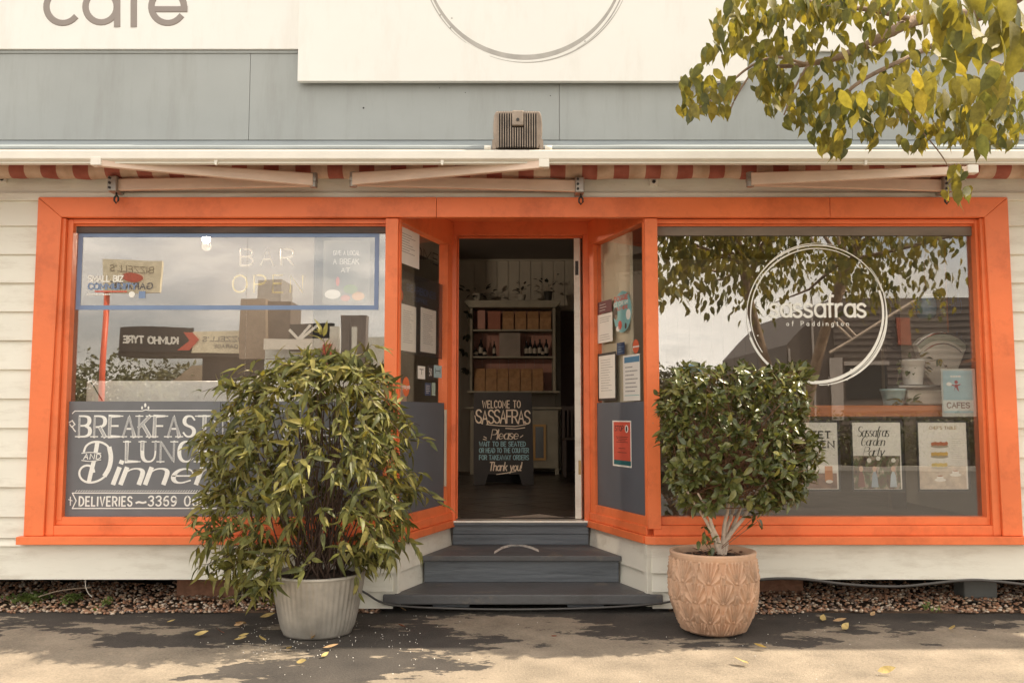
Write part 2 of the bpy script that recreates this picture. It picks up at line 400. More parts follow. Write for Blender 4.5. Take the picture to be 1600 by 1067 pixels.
PAPER = mat('paper', (.78, .76, .70), .7, .03, 5)
INK = mat('black_ink', (.03, .03, .03), .7, .1, 9)
INKG = mat('grey_print', (.25, .24, .23), .7, .1, 9)
BLACKB = mat('black_board', (.018, .018, .02), .45, .2, 9)
VINYLW = mat('white_window_vinyl', (.85, .84, .78), .6, .05, 30)
BLUETAPE = mat('blue_window_tape', (.20, .28, .45), .55, .06, 8)
TEAL = mat('teal_print', (.22, .46, .46), .55, .08, 9)
REDP = mat('red_print', (.62, .10, .06), .5, .08, 9)
NAVY = mat('navy_print', (.03, .055, .12), .45, .2, 9)
INTW = mat('interior_wall_paint', (.36, .32, .26), .7, .06, 2)
INTD = mat('interior_dark_paint', (.16, .13, .11), .7, .1, 2)
GLASS = glassmat('window_glass', .18)
GLASSB = glassmat('side_window_glass', .045)
BARK = mat('pale_bark', (.36, .28, .21), .8, .3, 25, bump=.5, bscale=80)
TRUNKM = mat('brown_bark', (.14, .10, .075), .85, .3, 14, bump=.6, bscale=40)
TERRA = mat('limewashed_terracotta', (.54, .35, .24), .8, .22, 7, grime=.8, gscale=(2, 2, 2), gcol=(.72, .55, .42), bump=.12, bscale=90)
SOIL = mat('potting_soil', (.035, .022, .016), .95, .5, 50, bump=1, bscale=90)

# ------------------------------------------------------------------ ground
def asphalt():
    m = bpy.data.materials.new('stained_asphalt'); m.use_nodes = True; nt = m.node_tree; N = nt.nodes.new; L = nt.links.new
    b = nt.nodes['Principled BSDF']; geo = N('ShaderNodeNewGeometry')
    n1 = N('ShaderNodeTexNoise'); n1.inputs['Scale'].default_value = 3.2; n1.inputs['Detail'].default_value = 8; n1.inputs['Roughness'].default_value = .68
    mp = N('ShaderNodeMapping'); mp.inputs['Scale'].default_value = (.8, 1.5, 1)
    L(geo.outputs['Position'], mp.inputs[0]); L(mp.outputs[0], n1.inputs['Vector'])
    cur = None
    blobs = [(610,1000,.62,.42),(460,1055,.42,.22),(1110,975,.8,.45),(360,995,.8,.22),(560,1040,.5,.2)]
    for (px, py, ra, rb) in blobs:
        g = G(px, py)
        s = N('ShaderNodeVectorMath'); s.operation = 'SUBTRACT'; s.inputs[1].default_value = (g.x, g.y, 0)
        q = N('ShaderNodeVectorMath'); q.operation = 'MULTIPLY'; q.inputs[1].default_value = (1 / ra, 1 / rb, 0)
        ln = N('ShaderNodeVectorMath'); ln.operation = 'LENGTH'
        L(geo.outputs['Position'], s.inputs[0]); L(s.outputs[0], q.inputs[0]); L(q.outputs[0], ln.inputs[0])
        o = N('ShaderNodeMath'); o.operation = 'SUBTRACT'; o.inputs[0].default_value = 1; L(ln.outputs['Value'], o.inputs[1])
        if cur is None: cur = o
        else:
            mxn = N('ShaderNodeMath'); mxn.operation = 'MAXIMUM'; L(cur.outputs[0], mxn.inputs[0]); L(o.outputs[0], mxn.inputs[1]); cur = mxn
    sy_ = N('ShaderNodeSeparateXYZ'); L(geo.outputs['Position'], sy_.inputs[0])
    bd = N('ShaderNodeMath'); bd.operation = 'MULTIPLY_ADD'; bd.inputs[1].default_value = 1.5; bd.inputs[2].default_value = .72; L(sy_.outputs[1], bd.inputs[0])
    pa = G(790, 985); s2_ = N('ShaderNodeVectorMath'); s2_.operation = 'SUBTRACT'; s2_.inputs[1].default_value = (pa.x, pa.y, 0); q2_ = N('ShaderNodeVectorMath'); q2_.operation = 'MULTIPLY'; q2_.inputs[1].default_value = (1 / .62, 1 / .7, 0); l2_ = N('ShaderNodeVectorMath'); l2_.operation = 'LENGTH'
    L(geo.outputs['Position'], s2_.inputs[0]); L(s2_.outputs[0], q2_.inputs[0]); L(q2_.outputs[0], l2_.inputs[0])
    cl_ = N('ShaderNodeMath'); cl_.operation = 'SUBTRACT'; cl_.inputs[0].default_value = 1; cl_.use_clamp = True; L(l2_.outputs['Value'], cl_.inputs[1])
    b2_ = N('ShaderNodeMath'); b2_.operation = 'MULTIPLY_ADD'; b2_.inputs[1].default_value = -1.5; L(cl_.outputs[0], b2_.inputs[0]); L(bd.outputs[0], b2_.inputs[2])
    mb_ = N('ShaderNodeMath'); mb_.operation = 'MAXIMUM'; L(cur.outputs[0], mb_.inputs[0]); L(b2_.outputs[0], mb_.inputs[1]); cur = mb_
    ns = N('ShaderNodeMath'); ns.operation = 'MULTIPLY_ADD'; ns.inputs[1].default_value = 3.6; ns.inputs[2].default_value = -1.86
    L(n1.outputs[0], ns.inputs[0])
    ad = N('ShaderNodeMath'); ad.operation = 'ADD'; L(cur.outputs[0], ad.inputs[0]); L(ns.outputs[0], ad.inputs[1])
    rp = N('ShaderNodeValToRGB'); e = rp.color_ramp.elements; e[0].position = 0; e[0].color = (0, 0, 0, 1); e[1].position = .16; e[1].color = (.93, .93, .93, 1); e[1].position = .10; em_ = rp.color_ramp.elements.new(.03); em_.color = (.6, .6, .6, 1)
    L(ad.outputs[0], rp.inputs[0])
    # grain
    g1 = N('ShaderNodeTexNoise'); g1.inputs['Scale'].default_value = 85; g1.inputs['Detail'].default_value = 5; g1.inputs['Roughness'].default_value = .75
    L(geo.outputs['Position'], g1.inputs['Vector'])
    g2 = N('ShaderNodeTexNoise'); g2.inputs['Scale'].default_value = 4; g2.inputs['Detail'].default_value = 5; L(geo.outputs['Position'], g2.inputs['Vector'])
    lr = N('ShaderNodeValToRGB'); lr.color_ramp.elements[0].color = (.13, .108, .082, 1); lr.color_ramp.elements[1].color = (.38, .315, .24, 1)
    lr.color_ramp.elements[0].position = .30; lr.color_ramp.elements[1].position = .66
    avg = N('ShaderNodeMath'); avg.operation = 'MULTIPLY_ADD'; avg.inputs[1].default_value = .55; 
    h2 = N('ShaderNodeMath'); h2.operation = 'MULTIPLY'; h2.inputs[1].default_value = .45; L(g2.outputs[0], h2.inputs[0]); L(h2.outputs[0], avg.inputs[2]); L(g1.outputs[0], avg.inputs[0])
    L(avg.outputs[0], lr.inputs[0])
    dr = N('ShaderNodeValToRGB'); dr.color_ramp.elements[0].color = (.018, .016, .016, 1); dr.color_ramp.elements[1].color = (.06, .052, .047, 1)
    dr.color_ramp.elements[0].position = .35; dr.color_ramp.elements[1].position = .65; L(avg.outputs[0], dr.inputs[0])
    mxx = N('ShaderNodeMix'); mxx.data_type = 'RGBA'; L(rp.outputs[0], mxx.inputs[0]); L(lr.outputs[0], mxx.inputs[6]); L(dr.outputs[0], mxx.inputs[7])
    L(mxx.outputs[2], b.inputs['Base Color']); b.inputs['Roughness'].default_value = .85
    bp = N('ShaderNodeBump'); bp.inputs['Strength'].default_value = .9; bp.inputs['Distance'].default_value = .008; L(g1.outputs[0], bp.inputs['Height']); L(bp.outputs[0], b.inputs['Normal'])
    return m
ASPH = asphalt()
# forecourt: a fine sheet with slight unevenness
mb = MB(); nx, ny = 90, 40
x0, x1, y0, y1 = -9, 9, -9, 7.5
for j in range(ny + 1):
    for i in range(nx + 1):
        x = x0 + (x1 - x0) * i / nx; y = y0 + (y1 - y0) * j / ny
        z = .006 * math.sin(x * 1.7 + y) * math.sin(y * 2.1 + 1)
        mb.v.append((x, y, min(0, z - .004) if abs(x) < 8.9 and -8.9 < y < 7 else -.004))
for j in range(ny):
    for i in range(nx):
        a = j * (nx + 1) + i; mb.f.append((a, a + 1, a + nx + 2, a + nx + 1)); mb.mi.append(0)
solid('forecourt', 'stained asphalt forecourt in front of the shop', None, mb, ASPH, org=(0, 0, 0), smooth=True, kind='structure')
DIRT = mat('far_ground', (.16, .14, .10), .95, .2, .6)
mb = MB(); mb.box(-300, 300, -300, 300, -.6, -.03)
solid('ground', 'wide ground under the street', None, mb, DIRT, org=(0, 0, 0), kind='structure')
ROADM = mat('street_asphalt', (.055, .05, .045), .85, .15, 1.5)
mb = MB(); mb.box(-80, 80, -13.4, -3.4, -.028, .004)
solid('street', 'grey asphalt street', None, mb, ROADM, org=(0, -11, 0), kind='structure')
mb = MB(); mb.box(-80, 80, -13.55, -13.4, -.028, .1)
solid('kerb', 'pale concrete kerb across the street', None, mb, mat('kerb_concrete', (.35, .33, .30), .85), org=(0, -13.5, 0), kind='structure')
mb = MB(); mb.box(-80, 80, -60, -13.55, -.028, .085)
solid('far_footpath', 'far footpath and yards', None, mb, mat('far_path', (.17, .155, .135), .9, .2, 1), org=(0, -20, 0), kind='structure')

# ------------------------------------------------------------------ building
XL, XR = -2.948, 3.084
zt0, zt1 = Z(337), Z(311)                   # top casing
zg1, zg0 = Z(352, .05), Z(806, .05)         # glass
zs1, zs0 = Z(836), Z(850, -.05)             # sill
B = thing('cafe_building', 'cream weatherboard corner cafe with orange shopfront windows and recessed doorway', 'building', org=(0, .5, 0))
bl_n = (-.715, 0.0); bl_f = (-.44, .84); br_n = (.84, 0.0); br_f = (.56, .84)
al = math.atan2(.84, .275); ar = math.atan2(-.84, .28)
BL = Surf(bl_n, al); BR = Surf(br_f, ar); LB = math.hypot(.275, .84); RB = math.hypot(.28, .84)
# weatherboards
pitch = .179; ze = 1.28
def board(xa, xb, zb, zt, surf=WORLD, name='weatherboard', y=0):
    mb = MB(); mb.prism([(y - .026, zb), (y + .012, zb), (y + .012, zt), (y - .008, zt)], 'x', xa, xb)
    o = mb.build(name, CREAM, org=Vector((0, 0, 0)), bevel=.002)
    o.parent = B; o.matrix_parent_inverse = Matrix.Translation(-ORG[B]); o.matrix_basis = surf.M
    return o
k0 = -4
for k in range(-5, 8):
    zb = max(.438, ze + k * pitch); ztp = ze + (k + 1) * pitch + .004
    if zb > Z(316): break
    if zb < .42: continue
    board(-4.6, XL + .003, zb, ztp); board(XR - .003, 4.9, zb, ztp)
zbot = Z(904); zmid = .405
for (a, b) in ((-4.6, -.98), (1.10, 4.9)):
    board(a, b, zbot, zmid - .012, name='skirting_board'); board(a, b, zmid - .016, zmid + .03)
for z_a, z_b in ((.02, .115), (.118, .225), (.228, .41)):
    board(-.98, -.719, z_a, z_b, name='skirting_board'); board(.846, 1.10, z_a, z_b, name='skirting_board')
for s, ln in ((BL, LB), (BR, RB)):
    for z_a, z_b in ((.03, .225), (.228, .41)):
        board(.0, ln, z_a, z_b, s, name='skirting_board')
    mb = MB(); mb.box(-.012, .03, -.03, .03, .03, .405) if s is BL else mb.box(ln - .03, ln + .012, -.03, .03, .03, .405)
    o = mb.build('corner_stop', CREAM, org=Vector((0, 0, 0)), bevel=.002); o.parent = B; o.matrix_parent_inverse = Matrix.Translation(-ORG[B]); o.matrix_basis = s.M
# beam under awning, two boards
zb0, zb1, zb2 = Z(316), Z(303), Z(262)
def bp(name, mb, m=CREAM, **k): return part(B, name, mb, m, **k)
bp('soffit_moulding', MB().box(-4.6, 4.9, -.035, .06, zb0 + .003, zb1), CREAM, bevel=.004)
bp('awning_beam', MB().box(-4.6, 4.9, -.018, .06, zb1 + .002, zb2 + .12), CREAM, bevel=.004)
# upper cladding panels
zp0, zp1 = Z(219, -.1), 3.94
seams = [-4.6, X(390, 150, -.1), X(874, 180, -.1), X(1330, 150, -.1), 4.9]
for a, b in zip(seams, seams[1:]):
    bp('cladding_panel', MB().box(a + .0012, b - .0012, -.10, -.075, zp0, zp1), GREYPANEL, bevel=.0015)
bp('parapet_core', MB().box(-4.6, 4.9, -.075, .2, zp0 - .03, zp1 + .02), CREAM2)
bp('cover_strip', MB().box(-4.6, X(465, 80, -.1), -.108, -.1002, Z(84, -.1), Z(80, -.1)), GREYPANEL)
bp('flashing', MB().prism([(-.10, zp0 - .004), (-.40, Z(229, -.40)), (-.40, Z(233, -.40)), (-.07, zp0 - .04)], 'x', -4.6, 4.9), mat('pale_flashing', (.27, .30, .31), .5, .15, 5, stretch=(.4, 1, 1)))
bp('parapet_cap', MB().box(-4.6, 4.9, -.13, .25, zp1 + .02, zp1 + .06), GREYPANEL)
# shell
bp('side_wall', MB().box(-4.7, -4.6, -.1, 6.5, -.02, 3.9), CREAM2); bp('side_wall', MB().box(4.9, 5.0, -.1, 6.5, -.02, 3.9), CREAM2)
bp('rear_wall', MB().box(-4.6, 4.9, 6.34, 6.5, .44, 3.7), INTW)
bp('roof', MB().box(-4.7, 5.0, .26, 6.6, 3.5, 3.62), GREYPANEL)
bp('ceiling', MB().box(-4.6, 4.9, .065, 6.34, 3.25, 3.27), INTD)
bp('header_infill', MB().box(-4.6, -.73, .062, .12, zg1 + .015, 3.25), INTD); bp('header_infill', MB().box(.86, 4.9, .062, .12, zg1 + .015, 3.25), INTD); bp('header_infill', MB().box(-.729, .859, .062, .12, 2.601, 3.25), INTD)
bp('side_infill', MB().box(-4.6, XL + .155, .062, .12, .3, zg1 + .014), INTD); bp('side_infill', MB().box(XR - .14, 4.9, .062, .12, .3, zg1 + .014), INTD)
bp('added_partition', MB().box(-4.6, -1.95, 3.2, 3.26, .44, 3.25), mat('added_partition_dark', (.055, .045, .038), .7, .2, 3))  # added dark screen, keeps the bulb from brightening the room behind the left window
# wall lining boards on the rear wall
for k in range(48):
    a = -2.6 + k * .15
    if a + .15 > 3.5: break
    bp('lining_board', MB().box(a + .004, a + .146, 6.325, 6.34, .6, 3.25), INTW)
bp('picture_rail', MB().box(-2.6, 3.5, 6.29, 6.325, Z(407, 6.3), Z(403, 6.3)), INTW)
# floor: dark tiles laid diagonally
FLM = mat('dark_slate_tile', (.045, .035, .03), .32, .35, 3); GROUT = mat('pale_grout', (.26, .22, .19), .8)
fl = bp('floor', MB().box(-4.6, 4.9, .86, 6.34, .25, .44), GROUT)
bp('floor_edge', MB().box(-4.6, -.76, .08, .86, .25, .44), GROUT); bp('floor_edge', MB().box(.9, 4.9, .08, .86, .25, .44), GROUT)
ts = .30; ca = math.cos(R(38)); sa = math.sin(R(38)); tm = None; cnt = 0
tmb = MB().box(-ts/2 + .004, ts/2 - .004, -ts/2 + .004, ts/2 - .004, -.004, .0)
for i in range(-20, 20):
    for j in range(-20, 20):
        cx = i * ts * ca - j * ts * sa + .2; cy = i * ts * sa + j * ts * ca + 3
        if -.75 < cx < 1.4 and 1.12 < cy < 6.1:
            if tm is None:
                o = tmb.build('floor_tile', FLM); tm = o.data
            else:
                o = bpy.data.objects.new('floor_tile', tm); col.objects.link(o)
            o.parent = fl; o.matrix_parent_inverse = Matrix.Translation(-ORG[B])
            o.location = (cx, cy, .4455 + rnd.uniform(-.0006, .0006)); o.rotation_euler = (0, 0, R(38))
bp('door_mat_well', MB().box(-.42, .53, .87, 1.0, .44, .4455), FLM)

# ---- shopfront frames
def sub(par, name, mb, m=ORANGE, bevel=.003, surf=WORLD, label=None):
    o = mb.build(name, m, org=Vector((0, 0, 0)), bevel=bevel); o.parent = par
    o.matrix_parent_inverse = Matrix.Translation(-ORG[B]); o.matrix_basis = surf.M
    ORG[o] = ORG[B]
    return tag(o, label)
# front header casing + mitred ends
cw = .150
jh = [X(682, 325, -.048), X(1297, 325, -.048)]
bp('header_casing', MB().prism([(XL, zt1), (jh[0] - .001, zt1), (jh[0] - .001, zt0 - .02), (XL + cw, zt0 - .02)], 'y', -.048, .0), ORANGE, bevel=.003)
bp('header_casing', MB().prism([(jh[0] + .001, zt1), (jh[1] - .001, zt1), (jh[1] - .001, zt0 - .02), (jh[0] + .001, zt0 - .02)], 'y', -.0465, .0), ORANGE, bevel=.003)
bp('header_casing', MB().prism([(jh[1] + .001, zt1), (XR, zt1), (XR - cw, zt0 - .02), (jh[1] + .001, zt0 - .02)], 'y', -.048, .0), ORANGE, bevel=.003)
MLx = (X(600, 600, -.02), X(620, 600, -.02)); MRx = (X(1010, 600, -.02), X(1030, 600, -.02))
for (side, gx0, gx1, ox0, ox1) in (('l', XL + .205, MLx[0], XL, MLx[1]), ('r', MRx[1], XR - .19, MRx[0], XR)):
    wf = bp('window_frame', MB().box(gx0 - .03, gx1 + .03, .0, .06, zg1, zt0 - .022), ORANGE, bevel=.003)   # head rail
    sub(wf, 'head_bead', MB().box(gx0 - .02, gx1 + .02, .02, .05, zg1 - .012, zg1 - .0005))
    if side == 'l':
        sub(wf, 'side_casing', MB().prism([(XL, zs1 + .002), (XL + cw - .03, zs1 + .002), (XL + cw, zt0 - .021), (XL, zt1 - .003)], 'y', -.0475, 0))
        sub(wf, 'jamb', MB().box(XL + cw - .028, XL + cw + .02, -.03, .05, zs1 + .002, zt0 - .024))
        sub(wf, 'jamb_bead', MB().box(XL + cw + .0205, gx0, -.005, .055, zg0 - .02, zt0 - .026))
        sub(wf, 'mullion', MB().box(MLx[0], MLx[1], -.03, .07, zs1 + .04, zt0 - .024))
        sub(wf, 'rail', MB().box(XL + cw + .0205, MLx[0] - .001, -.002, .06, Z(820, 0), zg0 - .001))
        sub(wf, 'apron', MB().box(XL + cw - .03, -.735, -.025, .06, zs1 + .002, Z(820, 0) - .001))
        sub(wf, 'sill', MB().prism([(XL - .03, -.075), (-.735, -.075), (-.675, -.055), (-.70, .03), (XL - .03, .03)], 'z', zs0, zs1))
    else:
        sub(wf, 'side_casing', MB().prism([(XR, zs1 + .002), (XR - cw + .03, zs1 + .002), (XR - cw, zt0 - .021), (XR, zt1 - .003)], 'y', -.0475, 0))
        sub(wf, 'jamb', MB().box(XR - cw + .028, XR - cw - .02, -.03, .05, zs1 + .002, zt0 - .024))
        sub(wf, 'jamb_bead', MB().box(XR - cw - .0205, gx1, -.005, .055, zg0 - .02, zt0 - .026))
        sub(wf, 'mullion', MB().box(MRx[0], MRx[1], -.03, .07, zs1 + .04, zt0 - .024))
        sub(wf, 'rail', MB().box(XR - cw - .0205, MRx[1] + .001, -.002, .06, Z(820, 0), zg0 - .001))
        sub(wf, 'apron', MB().box(XR - cw + .03, .86, -.025, .06, zs1 + .002, Z(820, 0) - .001))
        sub(wf, 'sill', MB().prism([(XR + .03, -.075), (.86, -.075), (.80, -.055), (.825, .03), (XR + .03, .03)], 'z', zs0, zs1))
    if side == 'l':
        jx = X(383, 560, .055)
        sub(wf, 'glass_pane', MB().box(gx0 - .005, jx - .0008, .05, .055, zg0 - .01, zg1 + .01), GLASS, 0)
        sub(wf, 'glass_pane', MB().box(jx + .0008, gx1 + .005, .05, .055, zg0 - .01, zg1 + .01), GLASS, 0)
    else:
        sub(wf, 'glass_pane', MB().box(gx0 - .005, gx1 + .005, .05, .055, zg0 - .01, zg1 + .01), GLASS, 0)
    sub(wf, 'head_strip', MB().box(gx0 + .001, gx1 - .001, .034, .0485, Z(364 if side == 'l' else 368, .034), zg1 - .0125), mat('dark_brown_strip', (.085, .062, .05), .7, .4, 14, stretch=(.2, 1, 1)) if side == 'l' else mat('painted_fascia_reflection', (.20, .165, .13), .7, .2, 10, stretch=(.2, 1, 1)), .001)  # opaque strip over the pane top; at right the fascia's reflection is painted in
    sub(wf, 'inner_stool', MB().box(gx0, gx1, .075, .30, zg0 - .06, zg0 - .04), CREAM2)
# bay side windows
zbg1, zbg0, zbp = 2.385, .562, Z(627, .05)
for s, ln, near in ((BL, LB, 0), (BR, RB, 1)):
    ua, ub = (.0, ln) if not near else (0, ln)
    g0, g1 = (.028, ln - .10) if not near else (.10, ln - .028)
    bf = MB().box(.0, ln, -.02, .05, zbg1, 2.56)
    o = bf.build('side_window_frame', ORANGE, org=Vector((0, 0, 0)), bevel=.003); o.parent = B; o.matrix_parent_inverse = Matrix.Translation(-ORG[B]); o.matrix_basis = s.M
    def sb(name, mb, m=ORANGE, bevel=.003):
        c = mb.build(name, m, org=Vector((0, 0, 0)), bevel=bevel); c.parent = o; ORG[c] = Vector((0, 0, 0)); return c
    ORG[o] = Vector((0, 0, 0))
    sb('stile', MB().box(.0, g0, -.018, .05, zs1, zbg1 - .001)); sb('stile', MB().box(g1, ln, -.018, .05, zs1, zbg1 - .001))
    sb('bottom_rail', MB().box(g0 + .001, g1 - .001, -.016, .05, zs1 + .05, zbg0))
    sb('apron', MB().box(.0, ln, -.028, .045, zs1 + .001, zs1 + .052))
    sb('sill', MB().box(.0, ln - .012, -.05, .04, zs0 - .001, zs1 - .001) if not near else MB().box(.012, ln, -.05, .04, zs0 - .001, zs1 - .001))
    sb('glass_pane', MB().box(g0, g1, .012, .016, zbp - .01, zbg1), GLASSB, 0)
    sb('slate_panel', MB().box(g0 + .0005, g1 - .0005, .002, .011, zbg0, zbp), SLATE, .001)
    s.g0, s.g1 = g0, g1
# worn raw timber patch on the stile of the left side window
sp = MB(); sp.box(LB - .1085, LB - .1005, -.0185, -.002, Z(760, .7), Z(640, .7))
o = sp.build('bare_timber_patch', mat('bare_primer', (.62, .52, .40), .8), org=Vector((0, 0, 0))); o.parent = B; o.matrix_parent_inverse = Matrix.Translation(-ORG[B]); o.matrix_basis = BL.M
# door frame
xd0, xd1 = X(713, 600, .84), X(912, 600, .84)
zd0, zd1 = .447, P(800, 368, .84).z
df = bp('door_frame', MB().box(xd0 - .10, xd1 + .10, .83, .93, zd1, zd1 + .13), ORANGE, bevel=.003)
for a, b in ((xd0 - .085, xd0), (xd1, xd1 + .085)):
    sub(df, 'door_jamb', MB().box(a, b, .82, .93, .43, zd1 - .001))
sub(df, 'jamb_stop', MB().box(xd0 + .0005, xd0 + .012, .87, .90, .45, zd1 - .002)); sub(df, 'jamb_stop', MB().box(xd0, xd1, .87, .9, zd1 - .013, zd1 - .0005))
bp('porch_ceiling', MB().box(-.8, .93, .0625, .84, 2.561, 2.60), ORANGE)
bp('bay_top_infill', MB().box(-.85, .98, .84, .93, 2.60, 3.25), INTW)
# open door leaf
DM = thing('front_door', 'cream front door leaf folded open inside the right jamb', 'door', org=(xd1 - .055, .90, .45))
leaf = MB(); leaf.box(xd1 - .055, xd1 - .010, .862, 1.68, .452, zd1 - .016)
lo = part(DM, 'door_leaf', leaf, CREAM, bevel=.003); DM.rotation_euler = (0, 0, R(-13))
part(DM, 'latch_plate', MB().box(xd1 - .045, xd1 - .022, .8605, .8625, Z(430, .86), Z(408, .86)), DARKM)
part(DM, 'hinge', MB().box(xd1 - .03, xd1 - .012, .8605, .8625, Z(741, .86), Z(719, .86)), mat('brass_hinge', (.45, .30, .14), .4, metal=.8))

# ------------------------------------------------------------------ steps
S = thing('entrance_steps', 'blue grey painted timber steps up to the open doorway', 'steps', org=(.06, .2, 0))
def bayx(y): return (-.715 + .275 * y / .84, .84 - .28 * y / .84)
a, b = bayx(.35); c, d = bayx(.0)
t1 = [(X(598, 927, -.05), -.05), (X(1036, 927, -.05), -.05), (X(1036, 927, -.05), -.028), (d - .002, -.028), (b - .03, .36), (a + .03, .36), (c + .002, -.028), (X(598, 927, -.05), -.028)]
part(S, 'tread', MB().prism(t1, 'z', .048, .108), [STEPT], bevel=.008)
a2, b2 = bayx(.32); a3, b3 = bayx(.83)
part(S, 'tread', MB().prism([(a2 + .03, .315), (b2 - .03, .315), (b3 - .03, .83), (a3 + .03, .83)], 'z', .245, .28), STEPT, bevel=.006)
part(S, 'riser', MB().box(a + .035, b - .035, .345, .365, .1085, .2445), STEP, bevel=.003)
part(S, 'riser', MB().box(a3 + .03, b3 - .03, .81, .829, .281, .352), STEP, bevel=.003)
part(S, 'riser', MB().box(a3 + .03, b3 - .03, .805, .829, .354, .415), STEP, bevel=.003)
part(S, 'nosing', MB().box(a3 + .02, b3 - .02, .785, .829, .416, .432), STEP, bevel=.003)
part(S, 'threshold_strip', MB().box(xd0 - .015, xd1 + .06, .782, .90, .433, .4475), mat('aluminium_threshold', (.72, .68, .62), .3, .05, metal=.5), bevel=.003)
for px in (705, 915):
    g = P(px, 945, .02); part(S, 'bearer', MB().box(g.x - .11, g.x + .11, .01, .3, .022, .046), STEP)
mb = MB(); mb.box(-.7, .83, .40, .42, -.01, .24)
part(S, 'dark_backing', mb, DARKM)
# white arc sticker on the second tread
mb = MB(); q = [G(x, y, .2805) for x, y in ((772, 865), (785, 857), (800, 853), (815, 853), (830, 857), (842, 862))]
for k in range(len(q) - 1):
    for (o0, o1) in ((0, .035),):
        mb.face([q[k] + Vector((0, 0, 0)), q[k+1], q[k+1] + Vector((0, .115, .0)), q[k] + Vector((0, .115, 0))])
stk = solid('tread_sticker', 'worn white arched sticker on the second step', 'sticker', mb, mat('worn_white_vinyl', (.7, .68, .62), .7, c2=(.15, .15, .15), thr=.42, scale=40), org=(.04, .5, .2805))

# ------------------------------------------------------------------ awning
A = thing('folding_arm_awning', 'retracted folding arm awning with red striped fabric along the shopfront', 'awning', org=(0, -.1, Z(262, -.1)))
yr = -.46
zr1, zr0 = Z(235, yr), Z(248, yr)
part(A, 'front_rail', MB().prism([(yr, zr1), (yr + .03, zr1 + .012), (yr + .06, zr1), (yr + .06, zr0 - .012), (yr + .02, zr0 - .012), (yr, zr0)], 'x', -4.5, 4.8), WHITEP, bevel=.004)
part(A, 'rail_lip', MB().box(-4.5, 4.8, yr + .022, yr + .058, zr0 - .022, zr0 - .0125), CREAM)
def stripes():
    m = bpy.data.materials.new('striped_awning_canvas'); m.use_nodes = True; nt = m.node_tree; N = nt.nodes.new; L = nt.links.new
    b = nt.nodes['Principled BSDF']; b.inputs['Roughness'].default_value = .9
    g = N('ShaderNodeNewGeometry'); sx = N('ShaderNodeSeparateXYZ'); L(g.outputs['Position'], sx.inputs[0])
    per = .1955; off = X(16, 265, -.12)
    a = N('ShaderNodeMath'); a.operation = 'SUBTRACT'; a.inputs[1].default_value = off - 40 * per; L(sx.outputs[0], a.inputs[0])
    d = N('ShaderNodeMath'); d.operation = 'MODULO'; d.inputs[1].default_value = per; L(a.outputs[0], d.inputs[0])
    c = N('ShaderNodeMath'); c.operation = 'LESS_THAN'; c.inputs[1].default_value = per * .48; L(d.outputs[0], c.inputs[0])
    n = N('ShaderNodeTexNoise'); n.inputs['Scale'].default_value = 9; n.inputs['Detail'].default_value = 5; L(g.outputs['Position'], n.inputs['Vector'])
    r1 = N('ShaderNodeValToRGB'); r1.color_ramp.elements[0].color = (.48, .33, .23, 1); r1.color_ramp.elements[1].color = (.70, .54, .42, 1)
    r2 = N('ShaderNodeValToRGB'); r2.color_ramp.elements[0].color = (.30, .085, .06, 1); r2.color_ramp.elements[1].color = (.44, .15, .11, 1)
    for r_ in (r1, r2): r_.color_ramp.elements[0].position = .35; r_.color_ramp.elements[1].position = .65; L(n.outputs[0], r_.inputs[0])
    mx = N('ShaderNodeMix'); mx.data_type = 'RGBA'; L(c.outputs[0], mx.inputs[0]); L(r1.outputs[0], mx.inputs[6]); L(r2.outputs[0], mx.inputs[7]); L(mx.outputs[2], b.inputs['Base Color'])
    return m
CAN = stripes()
# rolled fabric and the sheet that runs to the front rail (both gently wrinkled)
zc = Z(263, -.12); mb = MB(); n_u = 300
for i in range(n_u + 1):
    x = -4.4 + 9.1 * i / n_u
    wv = .004 * math.sin(x * 9) + .003 * math.sin(x * 31 + 1)
    for k in range(14):
        t = 2 * math.pi * k / 14; rr = .056 + wv * math.sin(t * 2 + x * 3)
        mb.v.append((x, -.085 + rr * math.cos(t), zc + rr * math.sin(t)))
for i in range(n_u):
    for k in range(14):
        a_ = i * 14 + k; b_ = i * 14 + (k + 1) % 14; mb.f.append((a_, b_, b_ + 14, a_ + 14)); mb.mi.append(0)
part(A, 'fabric_roll', mb, CAN, smooth=True)
mb = MB()
for i in range(n_u + 1):
    x = -4.4 + 9.1 * i / n_u
    for k in range(5):
        t = k / 4; mb.v.append((x, -.10 + (yr + .05 + .10) * t, zc + .05 + (zr0 + .01 - zc - .05) * t - .012 * math.sin(math.pi * t) + .002 * math.sin(x * 25)))
for i in range(n_u):
    for k in range(4):
        a_ = i * 5 + k; mb.f.append((a_, a_ + 1, a_ + 6, a_ + 5)); mb.mi.append(0)
part(A, 'fabric_sheet', mb, CAN, smooth=True)
